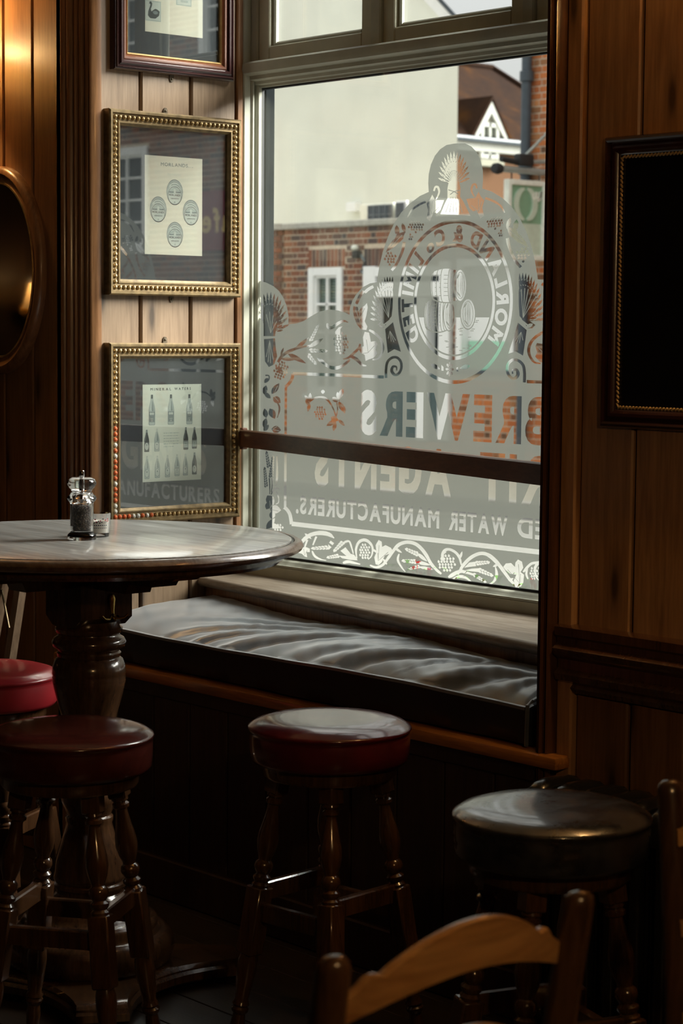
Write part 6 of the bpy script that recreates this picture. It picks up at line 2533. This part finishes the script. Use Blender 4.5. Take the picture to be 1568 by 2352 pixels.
# bracket
p0_, p1_ = S(1142, 391), S(1240, 405)
MB().tube([(XS, p0_[1], zt_ + .10), (XS, YB, zt_ + .10)], .035, 10).build('bracket', 'steel_grey', hg, origin=og)
MB().lathe([(.004, -.05), (.05, -.045), (.06, 0), (.05, .05), (.004, .055)], 14, TR(XS, p0_[1], zt_ + .10) @ Matrix.Rotation(PI / 2, 4, 'X')).build('end_cap', 'rubber', hg, origin=og)
MB().tube([(XS, p0_[1] + .35, zt_ + .19), (XS, YB, zt_ + .21)], .022, 8).build('bracket', 'steel_grey', hg, origin=og)
MB().tube([(XS, YB, zt_ + .55), (XS, YB - .45, zt_ + .2)], .016, 8).build('stay', 'steel_grey', hg, origin=og)
b = MB()
b.box((XS - .05, p0_[1] + .28, zt_ + .15), (XS + .05, p0_[1] + .5, zt_ + .27), .02, seg=2)
b.tube([(XS, p0_[1] + .05, zt_ + .2), (XS, p0_[1] + .3, zt_ + .18)], .03, 8)
b.build('spot_lamp', 'rubber', hg, origin=og)
for y in (yo + .08, yi - .08):
    MB().tube([(XS, y, zt_ - .01), (XS, y, zt_ + .09)], .008, 6).build('hanger', 'rubber', hg, origin=og)

# cafe fascia that shows in the glass of the prints
cf = thing('cafe_fascia', 'blue and red cafe shop fascia further along the street', 'sign', (11.45, YB - .06, 2.55))
og2 = (11.45, YB - .06, 2.55)
MB().box((10.9, YB - .06, 2.50), (11.42, YB - .016, 3.25), .01).build('board', 'cafe_blue', cf, origin=og2)
MB().box((11.42, YB - .06, 2.50), (12.0, YB - .016, 3.25), .01).build('board', 'cafe_red', cf, origin=og2)
a = Art()
a.text("Cafe", 0, 10.98, 11.88, 2.74, 3.04, .03, .08)
me = a.mesh('lettering', ['cafe_yellow'], lambda x, z: (x, YB - .063, z))
put('lettering', me, cf, og2)
rb_ = thing('red_brick_terrace', 'red brick terrace with white sash windows further along street', 'building', (8, YB, 0))
MB().box((2.0, YB + .15, 0), (16, YB + 5, 7.0)).build('core', 'mortar', rb_, smooth=0, origin=(8, YB, 0))
rw = [(2.6 + 2.1 * k, 3.6 + 2.1 * k, zz, zz + 1.35) for k in range(6) for zz in (2.55, 4.6) if not (k == 4 and zz < 3)] + [(2.6, 3.6, .6, 2.0), (8.6, 10.0, .5, 1.95), (11.5, 12.6, .5, 1.95)]
brick_wall(2.0, 16, .02, 6.9, rw, lambda x, y: False, ('brick_brown', 'brick_brown_far'), rb_, seed=15)
for rc in rw:
    window_unit(rc, rb_, fw=.11, muntins=(1, 3))

# ------------------------------------------------------------------ flower trough on the outer sill
ft = thing('flower_trough', 'flower trough outside window with red and pink blossoms', 'planter', (-3.95, 4.12, .70))
MB().box((-4.55, 4.03, .66), (-3.35, 4.19, .80), .01).build('trough', 'terracotta', ft, origin=(-3.95, 4.22, .70))
MB().box((-4.55, 3.93, .60), (-4.50, 4.17, .66)).build('bracket', 'rubber', ft, origin=(-3.95, 4.22, .70))
MB().box((-3.40, 3.93, .60), (-3.35, 4.17, .66)).build('bracket', 'rubber', ft, origin=(-3.95, 4.22, .70))
rf = random.Random(21)
lv = MB()
for k in range(90):
    x, y = rf.uniform(-4.52, -3.38), rf.uniform(4.02, 4.20)
    z = .79 + rf.uniform(0, .04)
    a = rf.uniform(0, 2 * PI)
    dx, dy = math.cos(a) * .025, math.sin(a) * .025
    lv.add([(x, y, z), (x + dx * .5 - dy * .3, y + dy * .5 + dx * .3, z + .012), (x + dx, y + dy, z + .006), (x + dx * .5 + dy * .3, y + dy * .5 - dx * .3, z + .012)], [(0, 1, 2, 3)])
lv.build('leaves', 'leaf_green', ft, smooth=0, origin=(-3.95, 4.22, .70))['kind'] = 'stuff'


def blossom(px, py, mat, s_):
    c_ = onY(px, py, 4.10)
    b_ = MB()
    for k in range(6):
        a = 2 * PI * k / 6 + rf.uniform(-.2, .2)
        ca_, sa_ = math.cos(a), math.sin(a)
        L = s_ * rf.uniform(.8, 1.2)
        P = [(0, 0), (L * .5, -L * .28), (L, 0), (L * .5, L * .28)]
        b_.add([(c_[0] + (u * ca_ - v_ * sa_), c_[1] + (.3 * L * (u > L * .7)) - .0, c_[2] + u * sa_ + v_ * ca_) for u, v_ in P], [(0, 1, 2, 3)])
    b_.lathe([(.001, -.05), (.001, 0)], 5, TR(*c_))
    b_.build('blossom', mat, ft, smooth=0, origin=tuple(c_))


for px, py, mt, s_ in ((958, 1288, 'petal_red', .011), (948, 1303, 'petal_red', .008), (985, 1314, 'petal_pink', .016), (966, 1317, 'petal_pink', .009), (1221, 1336, 'petal_red', .012), (1228, 1345, 'petal_red', .008), (1245, 1340, 'petal_red', .012),
                        (900, 1318, 'petal_pink', .01)):
    blossom(px, py, mt, s_)
